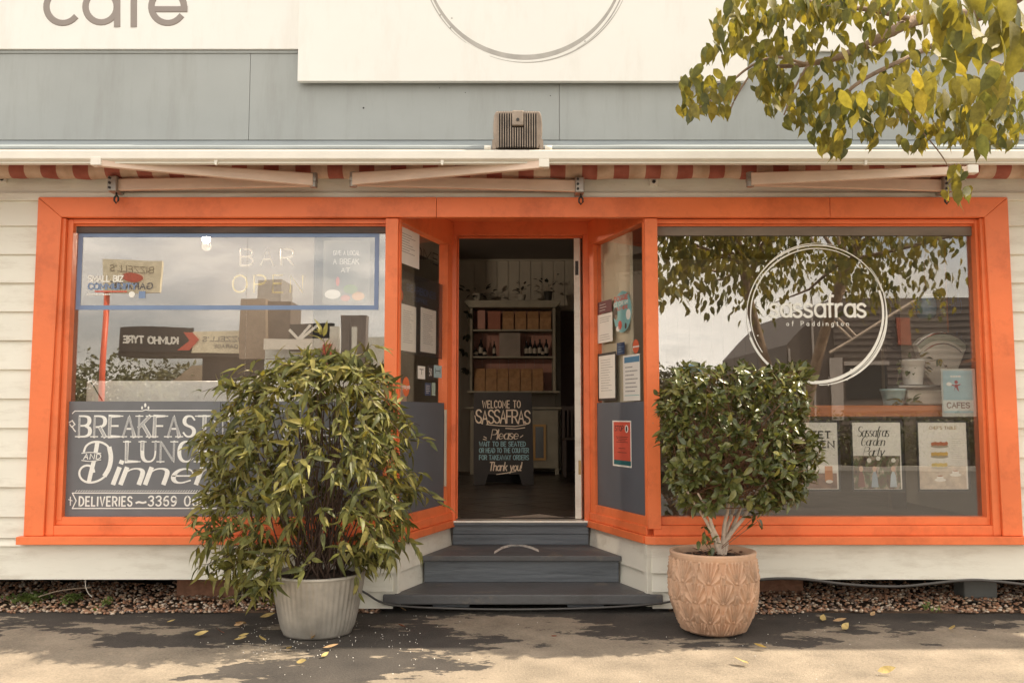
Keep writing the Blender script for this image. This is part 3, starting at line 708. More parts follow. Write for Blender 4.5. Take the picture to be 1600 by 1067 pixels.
def arm(sh, el, fr, hook):
    """shoulder on the wall, elbow, end on the front rail (pixel coordinates of the photograph)"""
    p0 = P(sh[0], sh[1], -.10); p1 = P(el[0], el[1], -.19); p2 = P(fr[0], fr[1], yr + .02)
    for (p, q, h0, h1, nm) in ((p0, p1, .038, .034, 'lower_arm'), (p1 + Vector((0, -.035, .0)), p2, .040, .024, 'upper_arm')):
        d = (q - p).normalized(); up = Vector((0, 0, 1)); sd = d.cross(up).normalized() * .016; m = MB(); i = 0
        secs = []
        for (c_, h) in ((p, h0), (q, h1)):
            secs.append([c_ - sd + up * -h, c_ + sd + up * -h, c_ + sd * 1.0 + up * (h - .006), c_ + up * h, c_ - sd + up * (h - .006)])
        m.v += [tuple(v) for s_ in secs for v in s_]
        m.f += [(0, 1, 2, 3, 4), (9, 8, 7, 6, 5)] + [(k, k + 5, (k + 1) % 5 + 5, (k + 1) % 5) for k in range(5)]; m.mi += [0] * 7
        part(A, nm, m, ARMW, bevel=.004)
    sg = 1 if el[0] > sh[0] else -1
    b_ = MB(); b_.box(p0.x - .028, p0.x + .028, -.15, -.02, p0.z - .05, p0.z + .045)
    br = part(A, 'shoulder_bracket', b_, METAL, bevel=.006)
    k_ = MB()
    for dz in (-.03, 0, .03): k_.tube([(p0.x - .012, -.158, p0.z + dz), (p0.x - .012, -.148, p0.z + dz)], .008, 8)
    part(br, 'bolt', k_, DARKM)
    e_ = MB(); e_.tube([(p1.x, -.205, p1.z - .045), (p1.x, -.205, p1.z + .045)], .024, 12); e_.box(p1.x - .02, p1.x + .02, -.235, -.17, p1.z - .012, p1.z + .012)
    part(A, 'elbow_joint', e_, METAL, bevel=.003)
    f_ = MB(); f_.box(p2.x - .03, p2.x + .03, yr - .004, yr + .05, p2.z - .022, p2.z + .026)
    part(A, 'rail_bracket', f_, WHITEP, bevel=.004)
    h_ = MB(); hx = p0.x + .01; hz = p0.z - .05
    h_.tube([(hx, -.10, hz), (hx, -.10, hz - .015), (hx - .012, -.10, hz - .03), (hx - .012, -.10, hz - .05), (hx, -.10, hz - .065), (hx + .012, -.10, hz - .05), (hx + .012, -.10, hz - .03), (hx, -.1, hz - .015)], .006, 6)
    part(A, 'crank_eye', h_, DARKM, smooth=True)
arm((180, 289), (491, 283), (152, 254), 1)
arm((905, 291), (553, 282), (850, 257), 1)
arm((1476, 290), (1171, 282), (1518, 266), 1)
for px, py in ((5, 281), (1021, 285)):
    c_ = P(px, py, -.02); m = MB(); m.box(c_.x - .026, c_.x + .026, -.034, -.0185, c_.z - .024, c_.z + .024)
    o = part(A, 'wall_bracket', m, WHITEP, bevel=.003); part(o, 'bolt', MB().tube([(c_.x, -.042, c_.z), (c_.x, -.033, c_.z)], .011, 8), DARKM)
for px in (338, 691, 1352):
    c_ = P(px, 249, yr + .02); m = MB(); m.prism([(c_.x - .011, c_.z), (c_.x + .011, c_.z), (c_.x + .005, c_.z - .035), (c_.x - .005, c_.z - .035)], 'y', yr + .01, yr + .03)
    part(A, 'rail_drip_clip', m, WHITEP)

# ------------------------------------------------------------------ signs above
SG = Surf((0, -.101), 0)
def signboard(name, label, b, y0, y1):
    u0, u1, z0, z1 = pxbox(Surf((0, y0), 0), b); m = MB(); m.box(u0, u1, y0, y1, z0, z1)
    return solid(name, label, 'sign', m, SIGNW, org=((u0 + u1) / 2, y0, z0), bevel=.002)
u_l, _ = SG.hit(466, 60)
s1 = thing('sign_board', 'wide cream sign board lettered cafe in grey, left of the framed round logo', 'sign', org=(-2.8, -.12, Z(77, -.12)))
part(s1, 'panel', MB().box(-4.6, u_l + .02, -.122, -.1015, Z(77, -.122), 3.92), SIGNW, bevel=.002)
s3 = thing('sign_board', 'blank cream sign board behind the hanging leaves at the upper right', 'sign', org=(3, -.12, Z(80, -.12)))
part(s3, 'panel', MB().box(X(1164, 60, -.12), 4.9, -.122, -.1015, Z(80, -.122), 3.92), SIGNW, bevel=.002)
s2 = thing('sign_board', 'large square cream sign board with a grey brushed circle over the doorway', 'sign', org=(.05, -.16, Z(127, -.16)))
part(s2, 'panel', MB().box(X(466, 60, -.16), X(1167, 60, -.16), -.16, -.1225, Z(127, -.16), 3.99), SIGNW, bevel=.002)
# the word on the left sign: geometric letters, cap cut by the picture edge
def P2(px, py, y): p = P(px, py, y); return (p.x, p.z)
def arcpts(cx, cy, r, a0, a1, y, n=28, ry=None):
    return [P2(cx + r * math.cos(R(a0 + (a1 - a0) * k / n)), cy - (ry or r) * math.sin(R(a0 + (a1 - a0) * k / n)), y) for k in range(n + 1)]
wl = 10.6 * 5.4 / FPX; yy = -.1225
for pts in ([arcpts(98, 11, 25.5, 42, 318, yy)],
            [arcpts(158, 11, 24.5, 0, 360, yy), [P2(183, -20, yy), P2(183, 40, yy)]],
            [arcpts(224, -26, 15, 180, 95, yy) , [P2(209, -26, yy), P2(209, 40, yy)], [P2(197, -14, yy), P2(229, -14, yy)]],
            [arcpts(262, 11, 25.5, 0, 322, yy), [P2(238, 15, yy), P2(290, 15, yy)]]):
    m = MB()
    for p in pts: m.stroke(p, wl, yy, th=.003)
    part(s1, 'letter', m, GREYLET)
m = MB(); yy = -.1605
def brush(mb, cx, cy, r, a0, a1, w0, w1, y, n=60, mi=0):
    pts = []
    for k in range(n + 1):
        a = R(a0 + (a1 - a0) * k / n); pts.append(P2(cx + r * math.cos(a), cy - r * math.sin(a), y))
    i0 = len(mb.v); th = .0006 + .00005 * (mb.h % 12); mb.h += 1
    c_ = P2(cx, cy, y)
    for k, p in enumerate(pts):
        wv = (w0 + (w1 - w0) * (.5 - .5 * math.cos(2 * math.pi * k / n))) * 5.5 / FPX
        d = (Vector(p) - Vector(c_)).normalized() * wv / 2
        mb.v += [(p[0] - d.x, y - th, p[1] - d.y), (p[0] + d.x, y - th, p[1] + d.y)]
    for k in range(n): mb.f.append((i0 + 2*k, i0 + 2*k + 1, i0 + 2*k + 3, i0 + 2*k + 2)); mb.mi.append(mi)
brush(m, 820, -66, 156, 0, 180, 3, 4, yy); brush(m, 820, -66, 156, 180, 360, 3, 8, yy)
brush(m, 822, -66, 163, 190, 235, .6, 1.6, yy); brush(m, 822, -68, 166, 250, 345, .6, 2.2, yy); brush(m, 820, -64, 162, 300, 360, .5, 2, yy)
for px, py in ((706, 29), (704, 44), (914, 65), (688, 24)): c_ = P2(px, py, yy); m.disc(c_[0], c_[1], yy, .005, .005, .0008, 10)
part(s2, 'brushed_circle', m, GREYINK)
# small screw holes in the panels
m = MB()
for px, py in ((568, 169), (1110, 139), (687, 138), (860, 150), (727, 145)):
    c_ = P2(px, py, -.1005); m.disc(c_[0], c_[1], -.1, .006 if px == 568 else .003, .006 if px == 568 else .003, .0015, 10)
part(B, 'screw_hole', m, DARKM)

# ------------------------------------------------------------------ floodlight above the door
F = thing('floodlight', 'old finned metal floodlight standing on the awning ledge above the door', 'floodlight', org=(0, -.4, Z(232, -.4)))
yf = -.43; fb = P(809, 232, yf); ft = P(809, 174, yf); hh = ft.z - fb.z; cx = fb.x
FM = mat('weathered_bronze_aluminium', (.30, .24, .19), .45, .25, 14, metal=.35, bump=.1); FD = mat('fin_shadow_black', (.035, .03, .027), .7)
prof = [(-.122, 0), (-.136, .15), (-.143, .4), (-.143, .65), (-.138, .88), (-.128, 1.0), (.128, 1.0), (.138, .88), (.143, .65), (.143, .4), (.136, .15), (.122, 0)]
part(F, 'housing', MB().prism([(cx + a, fb.z + b * hh) for a, b in prof], 'y', yf, yf + .09), FM, bevel=.006)
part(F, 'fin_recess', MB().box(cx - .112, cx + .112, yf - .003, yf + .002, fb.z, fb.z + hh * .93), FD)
for k in range(17):
    x = cx - .112 + k * .014; t = abs(k - 8) / 8
    top = .97 if t > .3 else .52
    part(F, 'fin', MB().box(x - .0028, x + .0028, yf - .028 * (1 - .3 * t * t), yf + .001, fb.z + .002, fb.z + hh * top), FM)
part(F, 'knuckle', MB().box(cx - .034, cx + .034, yf - .034, yf, fb.z + hh * .56, fb.z + hh * .98), FM, bevel=.008)
part(F, 'knuckle_bolt', MB().tube([(cx, yf - .04, fb.z + hh * .72), (cx, yf - .033, fb.z + hh * .72)], .009, 10), DARKM)
for s_ in (-1, 1):
    part(F, 'mounting_ear', MB().prism([(cx + s_ * .125, fb.z - .004), (cx + s_ * .15, fb.z - .004), (cx + s_ * .148, fb.z + .05), (cx + s_ * .135, fb.z + .06)], 'y', yf, yf + .04), FM)
for px in (762, 857):
    c_ = P(px, 231, yf); part(F, 'cable_gland', MB().tube([(c_.x - .02, yf, c_.z), (c_.x + .02, yf, c_.z)], .013, 10), WHITEP, smooth=True)

# ------------------------------------------------------------------ left window: writing and things behind the glass
GO = Surf((0, .0485), 0)      # outside face of the big panes
GI = Surf((0, .060), 0)       # just behind them
# blue tape rectangle
u0, u1, z0, z1 = pxbox(GO, (119, 364, 592, 484)); tw = .0275
t = thing('tape_frame', 'thin blue tape rectangle stuck on the upper left shop window', 'window tape', GO, ((u0 + u1) / 2, 0, z0))
ul0 = GO.hit(123, 366)[0]; ub0 = GO.hit(118, 484)[0]
part(t, 'tape_strip', MB().box(ul0, u1, -.0006, 0, z1 - tw, z1), BLUETAPE)
part(t, 'tape_strip', MB().box(ub0, u1, -.0006, 0, z0, z0 + tw), BLUETAPE)
part(t, 'tape_strip', MB().prism([(ul0, z1 - tw - .0005), (ub0, z0 + tw + .0005), (ub0 + tw, z0 + tw + .0005), (ul0 + tw, z1 - tw - .0005)], 'y', -.0006, 0), BLUETAPE)
part(t, 'tape_strip', MB().box(u1 - tw, u1, -.0006, 0, z0 + tw + .0005, z1 - tw - .0005), BLUETAPE)
def vthing(name, label, cat, s, b):
    u0, u1, z0, z1 = pxbox(s, b); return thing(name, label, cat, s, ((u0 + u1) / 2, 0, z0))
t = vthing('window_lettering', 'small business community lettering in white and blue on the left window', 'window lettering', GO, (136, 430, 236, 466))
txt(t, GO, 'SMALL BIZ', (138, 431, 192, 440), 2.1, VINYLW); txt(t, GO, 'COMMUNITY', (138, 443, 213, 452), 2.1, BLUETAPE)
lines(t, GO, (136, 457, 196, 463), 1, VINYLW, hpx=2)
u, z = GO.hit(206, 460); part(t, 'round_mark', MB().disc(u, z, 0, .019, .019, .0005), VINYLW)
cpart(t, 'app_mark', GO, (217, 455, 227, 466), BLUETAPE); cpart(t, 'red_underline', GO, (148, 454.5, 198, 456.5), REDP)
# grey chalk lettered boards
PAN = Surf((0, .034), 0)
gx = X(97, 800, .034) + .012, X(343, 700, .034), X(600, 700, .034) - .01
cb = thing('chalk_panel', 'grey board lettered BREAKFAST LUNCH and Dinner inside the left window', 'chalk sign', PAN, ((gx[0] + gx[1]) / 2, 0, zg0))
SLATELIT = mat('slate_board_lit', (.155, .16, .172), .7, .08, 5)  # lighter copy of the side-panel slate, its open skylight put into the colour
part(cb, 'board', MB().box(gx[0] - .01, gx[1] - .002, 0, .012, zg0 - .002, zbp), SLATELIT)
wl = 2.2
def slabtxt(par, text, b, w, shade=True):
    u0, u1, z0, z1 = pxbox(PAN, b); wd = w * 5.6 / FPX
    m = MB(); words(m, text, u0, u1, z0, z1, wd, 0, gap=2.4, callig=wd * .45, slab=True); part(par, 'lettering', m, CHALK)
    m = MB(); W, lay = layout(text, 2.4); su = (u1 - u0) / W; sz = (z1 - z0) / 10
    for x, wd_, pls in lay:
        for pl in pls:
            pp = smoothpl(pl)
            for a, b_ in zip(pp, pp[1:]):
                if abs(b_.y - a.y) > 3.2:
                    q = [(u0 + (x + p.x) * su, z0 + p.y * sz) for p in (a.lerp(b_, .06), a.lerp(b_, .94))]
                    m.stroke(q, wd * .6, -.0015)
    part(par, 'rubbed_fill', m, CHALKG, kind='stuff')
slabtxt(cb, 'BREAKFAST', (124, 650, 328, 682), 6.0)
slabtxt(cb, 'LUNCH', (198, 690, 330, 721), 6.0)
def script(par, text, b, w, mtl=CHALK, s=PAN, shear=.22, gap=.9, thin=.3):
    u0, u1, z0, z1 = pxbox(s, b); wd = w * 5.6 / FPX; m = MB(); words(m, text, u0, u1, z0, z1, wd, 0, gap=gap, shear=shear, callig=wd * thin); return part(par, 'lettering', m, mtl)
script(cb, 'inner', (176, 716, 326, 755), 7.5, gap=1.6)
# the big swash D drawn as its own shape
D = MB()
def pl(pts, w, cal=None, mb=D, s=PAN, y=0): mb.stroke([s.hit(*p) for p in smoothpl(pts, 3)], w * 5.6 / FPX, y, callig=cal)
pl([(152, 692), (148, 715), (142, 738), (139, 752)], 6.5)
pl([(131, 706), (134, 696), (144, 690), (158, 690), (170, 697), (175, 712), (173, 730), (164, 745), (150, 753), (136, 754), (126, 748), (123, 738), (128, 729), (138, 726), (146, 731), (147, 737)], 3.2)
pl([(171, 700), (174, 714), (171, 731), (164, 742)], 7)
part(cb, 'lettering', D, CHALK)
m = MB(); u0, u1, z0, z1 = pxbox(PAN, (131, 709, 157, 717)); m.box(u0 - .008, u1 + .01, -.0022, -.0012, z0 - .01, z1 + .01); part(cb, 'ribbon', m, SLATELIT)
m = MB(); words(m, 'AND', u0, u1, z0, z1, .006, -.0023, gap=3, shear=.1); pl([(128, 708), (140, 706), (158, 708)], 1.3, mb=m, y=-.0022); pl([(128, 719), (142, 721), (158, 718)], 1.3, mb=m, y=-.0022); part(cb, 'lettering', m, CHALK)
u0, u1, z0, z1 = pxbox(PAN, (124, 776, 206, 790)); m = MB(); words(m, 'DELIVERIES', u0, u1, z0, z1, .0095, 0, gap=3.4)
u0, u1, z0, z1 = pxbox(PAN, (213, 778, 228, 786)); words(m, '~', u0, u1, z0 - .02, z1 + .0, .012, 0)
u0, u1, z0, z1 = pxbox(PAN, (232, 775, 334, 790)); words(m, '3369 0600', u0, u1, z0, z1, .0095, 0, gap=2.6); part(cb, 'lettering', m, CHALK)
m = MB()
for p, w_ in (([(113, 646), (117, 642), (222, 642), (228, 640), (232, 641), (330, 641), (335, 647)], 1.4), ([(113, 770), (340, 770)], 1.6), ([(113, 794), (340, 794)], 1.6), ([(113, 770), (119, 782), (113, 794)], 1.6), ([(110, 776), (110, 789)], 1.6), ([(107, 780), (113, 782)], 1.3)):
    m.stroke([PAN.hit(*q) for q in p], w_ * 5.6 / FPX, 0)
for k in range(56): m.stroke([PAN.hit(118 + k * 4, 768), PAN.hit(120.6 + k * 4, 765.5)], .0035, 0)
for dx, dy, r_ in ((0, -5, .010), (-5, -1, .008), (5, -1, .008)): a_ = PAN.hit(227 + dx, 638 + dy); m.disc(a_[0], a_[1], 0, r_ * .7, r_ * 1.3, .0009, 12)
for sx in (-1, 1):
    c0 = 113 if sx < 0 else 334
    m.stroke([PAN.hit(*q) for q in smoothpl([(c0 - 5 * sx * -1, 660), (c0, 657), (c0 + 4, 663), (c0 - 1, 667), (c0 - 4, 663)], 2)], .007, 0)
    m.stroke([PAN.hit(c0, 667), PAN.hit(c0 - 3 * sx, 672), PAN.hit(c0 + 5, 674)], .007, 0)
part(cb, 'ornament', m, CHALK)
cb2 = thing('chalk_panel', 'second grey chalk board beside the potted vine with a looping script capital', 'chalk sign', PAN, ((gx[1] + gx[2]) / 2, 0, zg0))
part(cb2, 'board', MB().box(gx[1] + .002, gx[2] + .01, 0, .012, zg0 - .002, zbp), SLATELIT)
m = MB(); pl([(374, 651), (376, 645), (370, 640), (361, 643), (356, 654), (360, 668), (373, 676), (382, 673)], 3, mb=m); pl([(352, 680), (358, 690), (354, 700), (364, 716)], 2.2, mb=m)
pl([(348, 641), (349, 790)], 1, mb=m); pl([(384, 642), (420, 642), (470, 642)], 1.3, mb=m); part(cb2, 'lettering', m, CHALK)
u0, u1, z0, z1 = pxbox(PAN, (395, 655, 560, 690)); m = MB(); words(m, 'offee', u0, u1, z0, z1, .025, 0, shear=.2, callig=.009); part(cb2, 'lettering', m, CHALK)
# white counter inside the left window
mb = MB(); a_ = X(135, 600, .25); b_ = X(601, 600, .25)
mb.box(a_, b_ + .05, .25, 1.05, .9, Z(595, .25))
mb.box(a_ + .05, b_, .27, .95, .44, .899)
solid('counter', 'long white counter behind the glass of the left window', 'counter', mb, mat('white_laminate', (.86, .85, .81), .35, .03, 3), bevel=.006)
m = MB(); q = [P(x, y, .16) for x, y in ((141, 596), (147, 604), (152, 613), (160, 626))]; m.tube([v for v in q], .004, 6)
solid('power_cord', 'thin dark cord drooping in front of the white counter', 'cord', m, DARKM, smooth=True)
# neon letters
NEO = Surf((0, .30), 0)
for wd_, b, c_, lab in (('BAR', (376, 389, 459, 415), mat('neon_tube_cream', (.80, .74, .60), .3, .02, emis=(1, .85, .6, .06)), 'pale glass tube sign reading BAR in the left window'),
                   ('OPEN', (364, 430, 473, 457), mat('neon_tube_yellow', (.75, .62, .22), .3, .02, emis=(1, .75, .2, .05)), 'yellow glass tube sign reading OPEN below BAR')):
    t = vthing('tube_sign', lab, 'neon sign', NEO, b); u0, u1, z0, z1 = pxbox(NEO, b)
    W, lay = layout(wd_, 3.6); su = (u1 - u0) / W; sz = (z1 - z0) / 10
    for x, w_, pls in lay:
        m = MB()
        for p_ in pls: m.tube([(u0 + (x + p.x) * su, 0, z0 + p.y * sz) for p in smoothpl(p_)], .0068, 8)
        part(t, 'glass_letter', m, c_, smooth=True)
# lit bulb
c_ = P(322, 374, 2.0); m = MB(); m.lathe([(0.001, -.034), (.018, -.03), (.031, -.014), (.034, 0), (.030, .016), (.018, .034), (.012, .05)], c_, 16)
BT = thing('pendant_bulb', 'lit bare bulb hanging behind the top of the left window', 'pendant lamp', org=c_)
part(BT, 'bulb', m, mat('lit_bulb', (1, .9, .7), .3, 0, emis=(1, .86, .66, 60)), smooth=True)
bl_d = bpy.data.lights.new('bulb_light', 'POINT'); bl_d.energy = 90; bl_d.color = (1, .82, .62); bl_d.shadow_soft_size = .04
bl_o = bpy.data.objects.new('bulb_light', bl_d); col.objects.link(bl_o); bl_o.location = (c_.x, c_.y, c_.z - .06)
part(BT, 'cord', MB().tube([(c_.x, c_.y, c_.z + .05), (c_.x, c_.y, 3.25)], .004, 6), DARKM)
# poster at the top right of the left window
t = card('poster', 'dark poster with plates of food at the right end of the left window', 'poster', GI, (505, 376, 578, 476), mat('olive_grey_poster', (.17, .16, .13), .6), .004)
o_ = -.0014
def bsurf(s, d):
    q = Surf((0, 0), s.ang); q.p0 = s.p0 + s.n * d; q.M = Matrix.Translation(q.p0) @ Matrix.Rotation(s.ang, 4, 'Z'); return q
def off(s, d): return bsurf(s, -d)
GI4 = off(GI, -.004)
txt(t, GI4, 'GIVE A LOCAL', (521, 392, 562, 399), 1.1, PAPER, n=-.002); txt(t, GI4, 'A BREAK', (521, 405, 561, 413), 1.3, PAPER, n=-.002); txt(t, GI4, 'AT', (533, 419, 547, 426), 1.2, PAPER, n=-.002)
for (px, py, r1_, r2_, mm) in ((520, 460, .05, .03, PAPER), (548, 452, .045, .03, mat('salad_green', (.16, .25, .05))), (560, 463, .04, .028, mat('orange_food', (.6, .3, .08))), (540, 466, .03, .02, mat('food_red', (.5, .1, .05))), (528, 440, .012, .03, REDP)):
    u, z = GI4.hit(px, py); m = MB(); m.disc(u, z, -.002 - .0001 * (px % 7), r1_, r2_, .0007); part(t, 'picture', m, mm)

# ------------------------------------------------------------------ right window vinyl logo
t = vthing('window_logo', 'round white vinyl logo reading sassafras on the right window', 'window logo', GO, (1167, 378, 1391, 603))
m = MB(); words(m, 'sassafras', *[q for q in pxbox(GO, (1203, 462, 1352, 495))], 4.2 * 5.5 / FPX, 0, gap=1.25); part(t, 'lettering', m, VINYLW)
u0, u1, z0, z1 = pxbox(GO, (1229, 502, 1326, 509)); m = MB(); words(m, 'of Paddington', u0, u1, z0, z1, .0042, 0, gap=7); part(t, 'lettering', m, VINYLW)
m = MB()
brush(m, 1280, 491, 110, 20, 200, 1.2, 2.2, 0); brush(m, 1277, 489, 108, 200, 380, 3.5, 5, 0); brush(m, 1280, 490, 104, 60, 215, 1.2, 2.4, 0); brush(m, 1275, 494, 104, 205, 300, 1.5, 2.5, 0)
brush(m, 1284, 494, 107, 270, 372, 1.2, 3.5, 0); brush(m, 1278, 488, 112, -60, 40, .8, 2.2, 0); brush(m, 1281, 486, 108, 75, 150, .6, 1.6, 0)
part(t, 'brushed_ring', m, VINYLW)
m = MB()
for k in range(26):
    a_ = rnd.uniform(0, 6.28); r_ = rnd.choice([101, 106, 113]); u, z = GO.hit(1279 + r_ * math.cos(a_), 490 - r_ * math.sin(a_)); q = rnd.uniform(.002, .005); m.disc(u, z, 0, q, q, .0006, 8)
part(t, 'paint_fleck', m, VINYLW)
# round blue sticker low on the right window
t = vthing('window_sticker', 'round blue and white sticker low in the left corner of the right window', 'sticker', GO, (1058, 567, 1110, 610))
u, z = GO.hit(1084, 592); part(t, 'sticker_face', MB().disc(u, z, 0, .096, .096, .0006, 36), mat('sky_blue_print', (.22, .34, .46), .5))
m = MB(); brush(m, 1084, 592, 23, 170, 350, 3, 6, -.0008); m.disc(u - .03, z - .02, -.0008, .03, .016, .0005); part(t, 'dark_emblem', m, NAVY)
txt(t, GO, 'mygc', (1070, 590, 1098, 602), 1.8, PAPER, n=-.002)
# three posters under the shelf, inside the right window
PO = Surf((0, .066), 0)
def framed(label, b):
    t = vthing('framed_poster', label, 'poster', PO, b)
    cpart(t, 'frame_board', PO, (b[0] - 3.5, b[1] - 3.5, b[2] + 3.5, b[3] + 3.5), BLACKB, 0, .006); cpart(t, 'sheet', PO, b, PAPER, -.0062, .001); return t
PF = off(PO, .0075)
t = framed('framed poster headed MEET and a cocktail glass, partly behind the shrub', (1212, 660, 1309, 764))
def ptxt(t, text, b, w, mtl, **k): return txt(t, PO, text, b, w, mtl, n=-.0074, **k)
ptxt(t, 'MEET', (1256, 674, 1297, 684), 2.2, INK, slab=True, gap=3); ptxt(t, 'EVEN', (1256, 689, 1303, 699), 2.2, INK, slab=True, gap=3)
cpart(t, 'picture', PO, (1213, 739, 1308, 763), mat('brown_photo', (.22, .13, .09), .6, .5, 14), -.0073)
cpart(t, 'picture', PO, (1289, 728, 1301, 752), mat('amber_drink', (.55, .22, .06)), -.008)
u, z = PO.hit(1296, 752, -.008); part(t, 'picture', MB().disc(u, z, -.0082, .022, .01, .0006), PAPER)
lines(t, PO, (1225, 707, 1284, 728), 4, INKG, -.0074)
t = framed('framed Sassafras Garden Party poster with photo of guests, middle of the three', (1333, 660, 1408, 764))
script_k = dict(shear=.3, gap=1.0)
for s_, b in (('Sassafras', (1339, 666, 1388, 682)), ('Garden', (1345, 682, 1381, 696)), ('Party', (1348, 698, 1380, 712))):
    u0, u1, z0, z1 = pxbox(PO, b, -.0074); m = MB(); words(m, s_, u0, u1, z0, z1, .0062, -.0074, shear=.35, gap=.8, callig=.0018); part(t, 'lettering', m, INK)
def photo_mat(name, cols, scale):
    m_ = bpy.data.materials.new(name); m_.use_nodes = True; nt = m_.node_tree; b = nt.nodes['Principled BSDF']; g = nt.nodes.new('ShaderNodeNewGeometry')
    v = nt.nodes.new('ShaderNodeTexVoronoi'); v.inputs['Scale'].default_value = scale; n_ = nt.nodes.new('ShaderNodeTexNoise'); n_.inputs['Scale'].default_value = scale * .8; n_.inputs['Detail'].default_value = 3
    mp = nt.nodes.new('ShaderNodeMapping'); mp.inputs['Scale'].default_value = (1.4, 1, .8); nt.links.new(g.outputs['Position'], mp.inputs[0]); nt.links.new(mp.outputs[0], n_.inputs[0])
    r = nt.nodes.new('ShaderNodeValToRGB'); 
    while len(r.color_ramp.elements) < len(cols): r.color_ramp.elements.new(.5)
    for k, c in enumerate(cols): r.color_ramp.elements[k].position = .30 + .42 * k / (len(cols) - 1); r.color_ramp.elements[k].color = c + (1,)
    nt.links.new(n_.outputs[0], r.inputs[0]); nt.links.new(r.outputs[0], b.inputs['Base Color']); b.inputs['Roughness'].default_value = .6
    return m_
cpart(t, 'picture', PO, (1334, 712, 1407, 763.5), photo_mat('party_photo', [(.05, .04, .035), (.16, .10, .075), (.10, .13, .06), (.42, .34, .28), (.09, .07, .06)], 26), -.0073)
for px, cc in ((1367, (.35, .42, .48)), (1396, (.45, .52, .56)), (1346, (.25, .12, .1))):
    u, z = PO.hit(px, 748, -.0084); m = MB(); m.prism([(u - .022, z - .05), (u + .022, z - .05), (u + .015, z + .02), (u + .006, z + .045), (u - .006, z + .045), (u - .015, z + .02)], 'y', -.0086, -.0082); part(t, 'picture', m, mat('guest_%d' % px, cc, .7)); 
    m = MB(); m.disc(u, z + .062, -.0082, .013, .018, .0006, 16); part(t, 'picture', m, mat('guest_face', (.52, .33, .23), .7))
m = MB()
for px, py in ((1358, 719), (1372, 716), (1396, 719)): u, z = PO.hit(px, py, -.0084); m.disc(u, z, -.0084, .014, .014, .0006, 14)
part(t, 'picture', m, PAPER)
t = framed('framed high tea poster with tiered cakes and cups, rightmost of the three', (1436, 660, 1511, 764))
ptxt(t, "CHEF'S TABLE", (1452, 666, 1494, 670.5), .9, mat('gold_print', (.45, .32, .2)))
cpart(t, 'picture', PO, (1437, 728, 1510, 763.5), mat('pale_table_photo', (.55, .47, .38), .6, .25, 18), -.0073)
lines(t, PO, (1487, 684, 1506, 724), 12, mat('faint_print', (.5, .45, .38)), -.0074, hpx=.5)
for py, ww, cc in ((694, .056, (.5, .17, .09)), (710, .056, (.62, .42, .12)), (727, .052, (.70, .55, .22))):
    u, z = PO.hit(1468, py, -.008); m = MB(); m.disc(u, z - .012, -.0078, ww, .011, .0005); part(t, 'picture', m, mat('plate_print', (.42, .38, .3)))
    m = MB(); 
    for k in range(6): m.disc(u - ww * .75 + k * ww * .3, z + .002 + .003 * (k % 2), -.0082 - .0001 * k, .011, .012, .0005, 12)
    part(t, 'picture', m, mat('cake_%d' % py, cc))
for px, py in ((1469, 746), (1493, 738)):
    u, z = PO.hit(px, py, -.008); m = MB(); m.disc(u, z - .014, -.0080, .036, .010, .0005); m.disc(u, z, -.0084, .021, .017, .0005); part(t, 'picture', m, PAPER); m = MB(); m.disc(u, z + .011, -.009, .017, .004, .0004); part(t, 'picture', m, mat('tea_print', (.35, .14, .05)))
# shelf with pots and the kitchen scale
sy = .12
sh = MB(); sh.box(X(1262, 640, sy), X(1500, 640, sy), sy, .42, Z(651, sy), Z(633, sy))
solid('window_shelf', 'narrow orange timber shelf across the right window', 'shelf', sh, TIMBER, bevel=.004)
zsh = Z(633, sy)
def pot(name, label, cx_, y, r0, r1, h, z, m_):
    m = MB(); m.lathe([(r0, 0), (r1, h - .014), (r1 + .004, h - .013), (r1 + .004, h), (r1 - .004, h), (r1 - .006, h - .02), (0.001, h - .025)], (cx_, y, z), 28)
    m.lathe([(.001, .0), (r0, .0)], (cx_, y, z), 28)
    return solid(name, label, 'pot', m, m_, org=(cx_, y, z), smooth=True)
WPOT = mat('white_glazed_pot', (.80, .78, .72), .25, .02, 5)
c_ = P(1427, 600, .24); zz = Z(601, .24); pot('small_pot', 'tall white pot standing on the scale tray on the window shelf', c_.x, .24, .056, .076, P(1427, 562, .24).z - zz, zz, WPOT)
c2_ = P(1396, 631, .22); pot('small_pot', 'pale blue pot at the left end of the shelf in the right window', c2_.x, .22, .058, .076, .105, zsh, mat('pale_blue_pot', (.42, .58, .58), .3, .03))
# kitchen scale
KC = mat('cream_enamel', (.80, .74, .62), .3, .06, 8)
K = thing('kitchen_scale', 'old cream fan shaped shop scale on the window shelf', 'scale', org=(X(1460, 630, .28), .3, zsh))
kx = X(1457, 620, .28)
part(K, 'base', MB().box(X(1418, 625, .2), X(1476, 625, .2), .20, .36, zsh + .001, Z(609, .2)), KC, bevel=.012)
part(K, 'tray', MB().box(X(1400, 603, .2), X(1465, 603, .2), .16, .34, Z(606, .2), Z(602, .2)), METAL, bevel=.003)
part(K, 'tray_post', MB().box(X(1428, 603, .2) - .02, X(1428, 603, .2) + .02, .26, .3, Z(609, .2), Z(606, .2)), METAL)
def pk(px, py, y=.34): p = P(px, py, y); return (p.x, p.z)
fan = [pk(1464, 606), pk(1446, 584), pk(1432, 537)] + [pk(x, y) for x, y in ((1440, 528), (1454, 521), (1472, 518), (1492, 522), (1508, 532), (1513, 538))] + [pk(1498, 576), pk(1488, 606)]
part(K, 'fan_body', MB().prism(fan, 'y', .34, .41), KC, bevel=.008)
m = MB(); brushp = [pk(1437, 540, .338), pk(1452, 529, .338), pk(1474, 526, .338), pk(1494, 531, .338), pk(1507, 541, .338)]
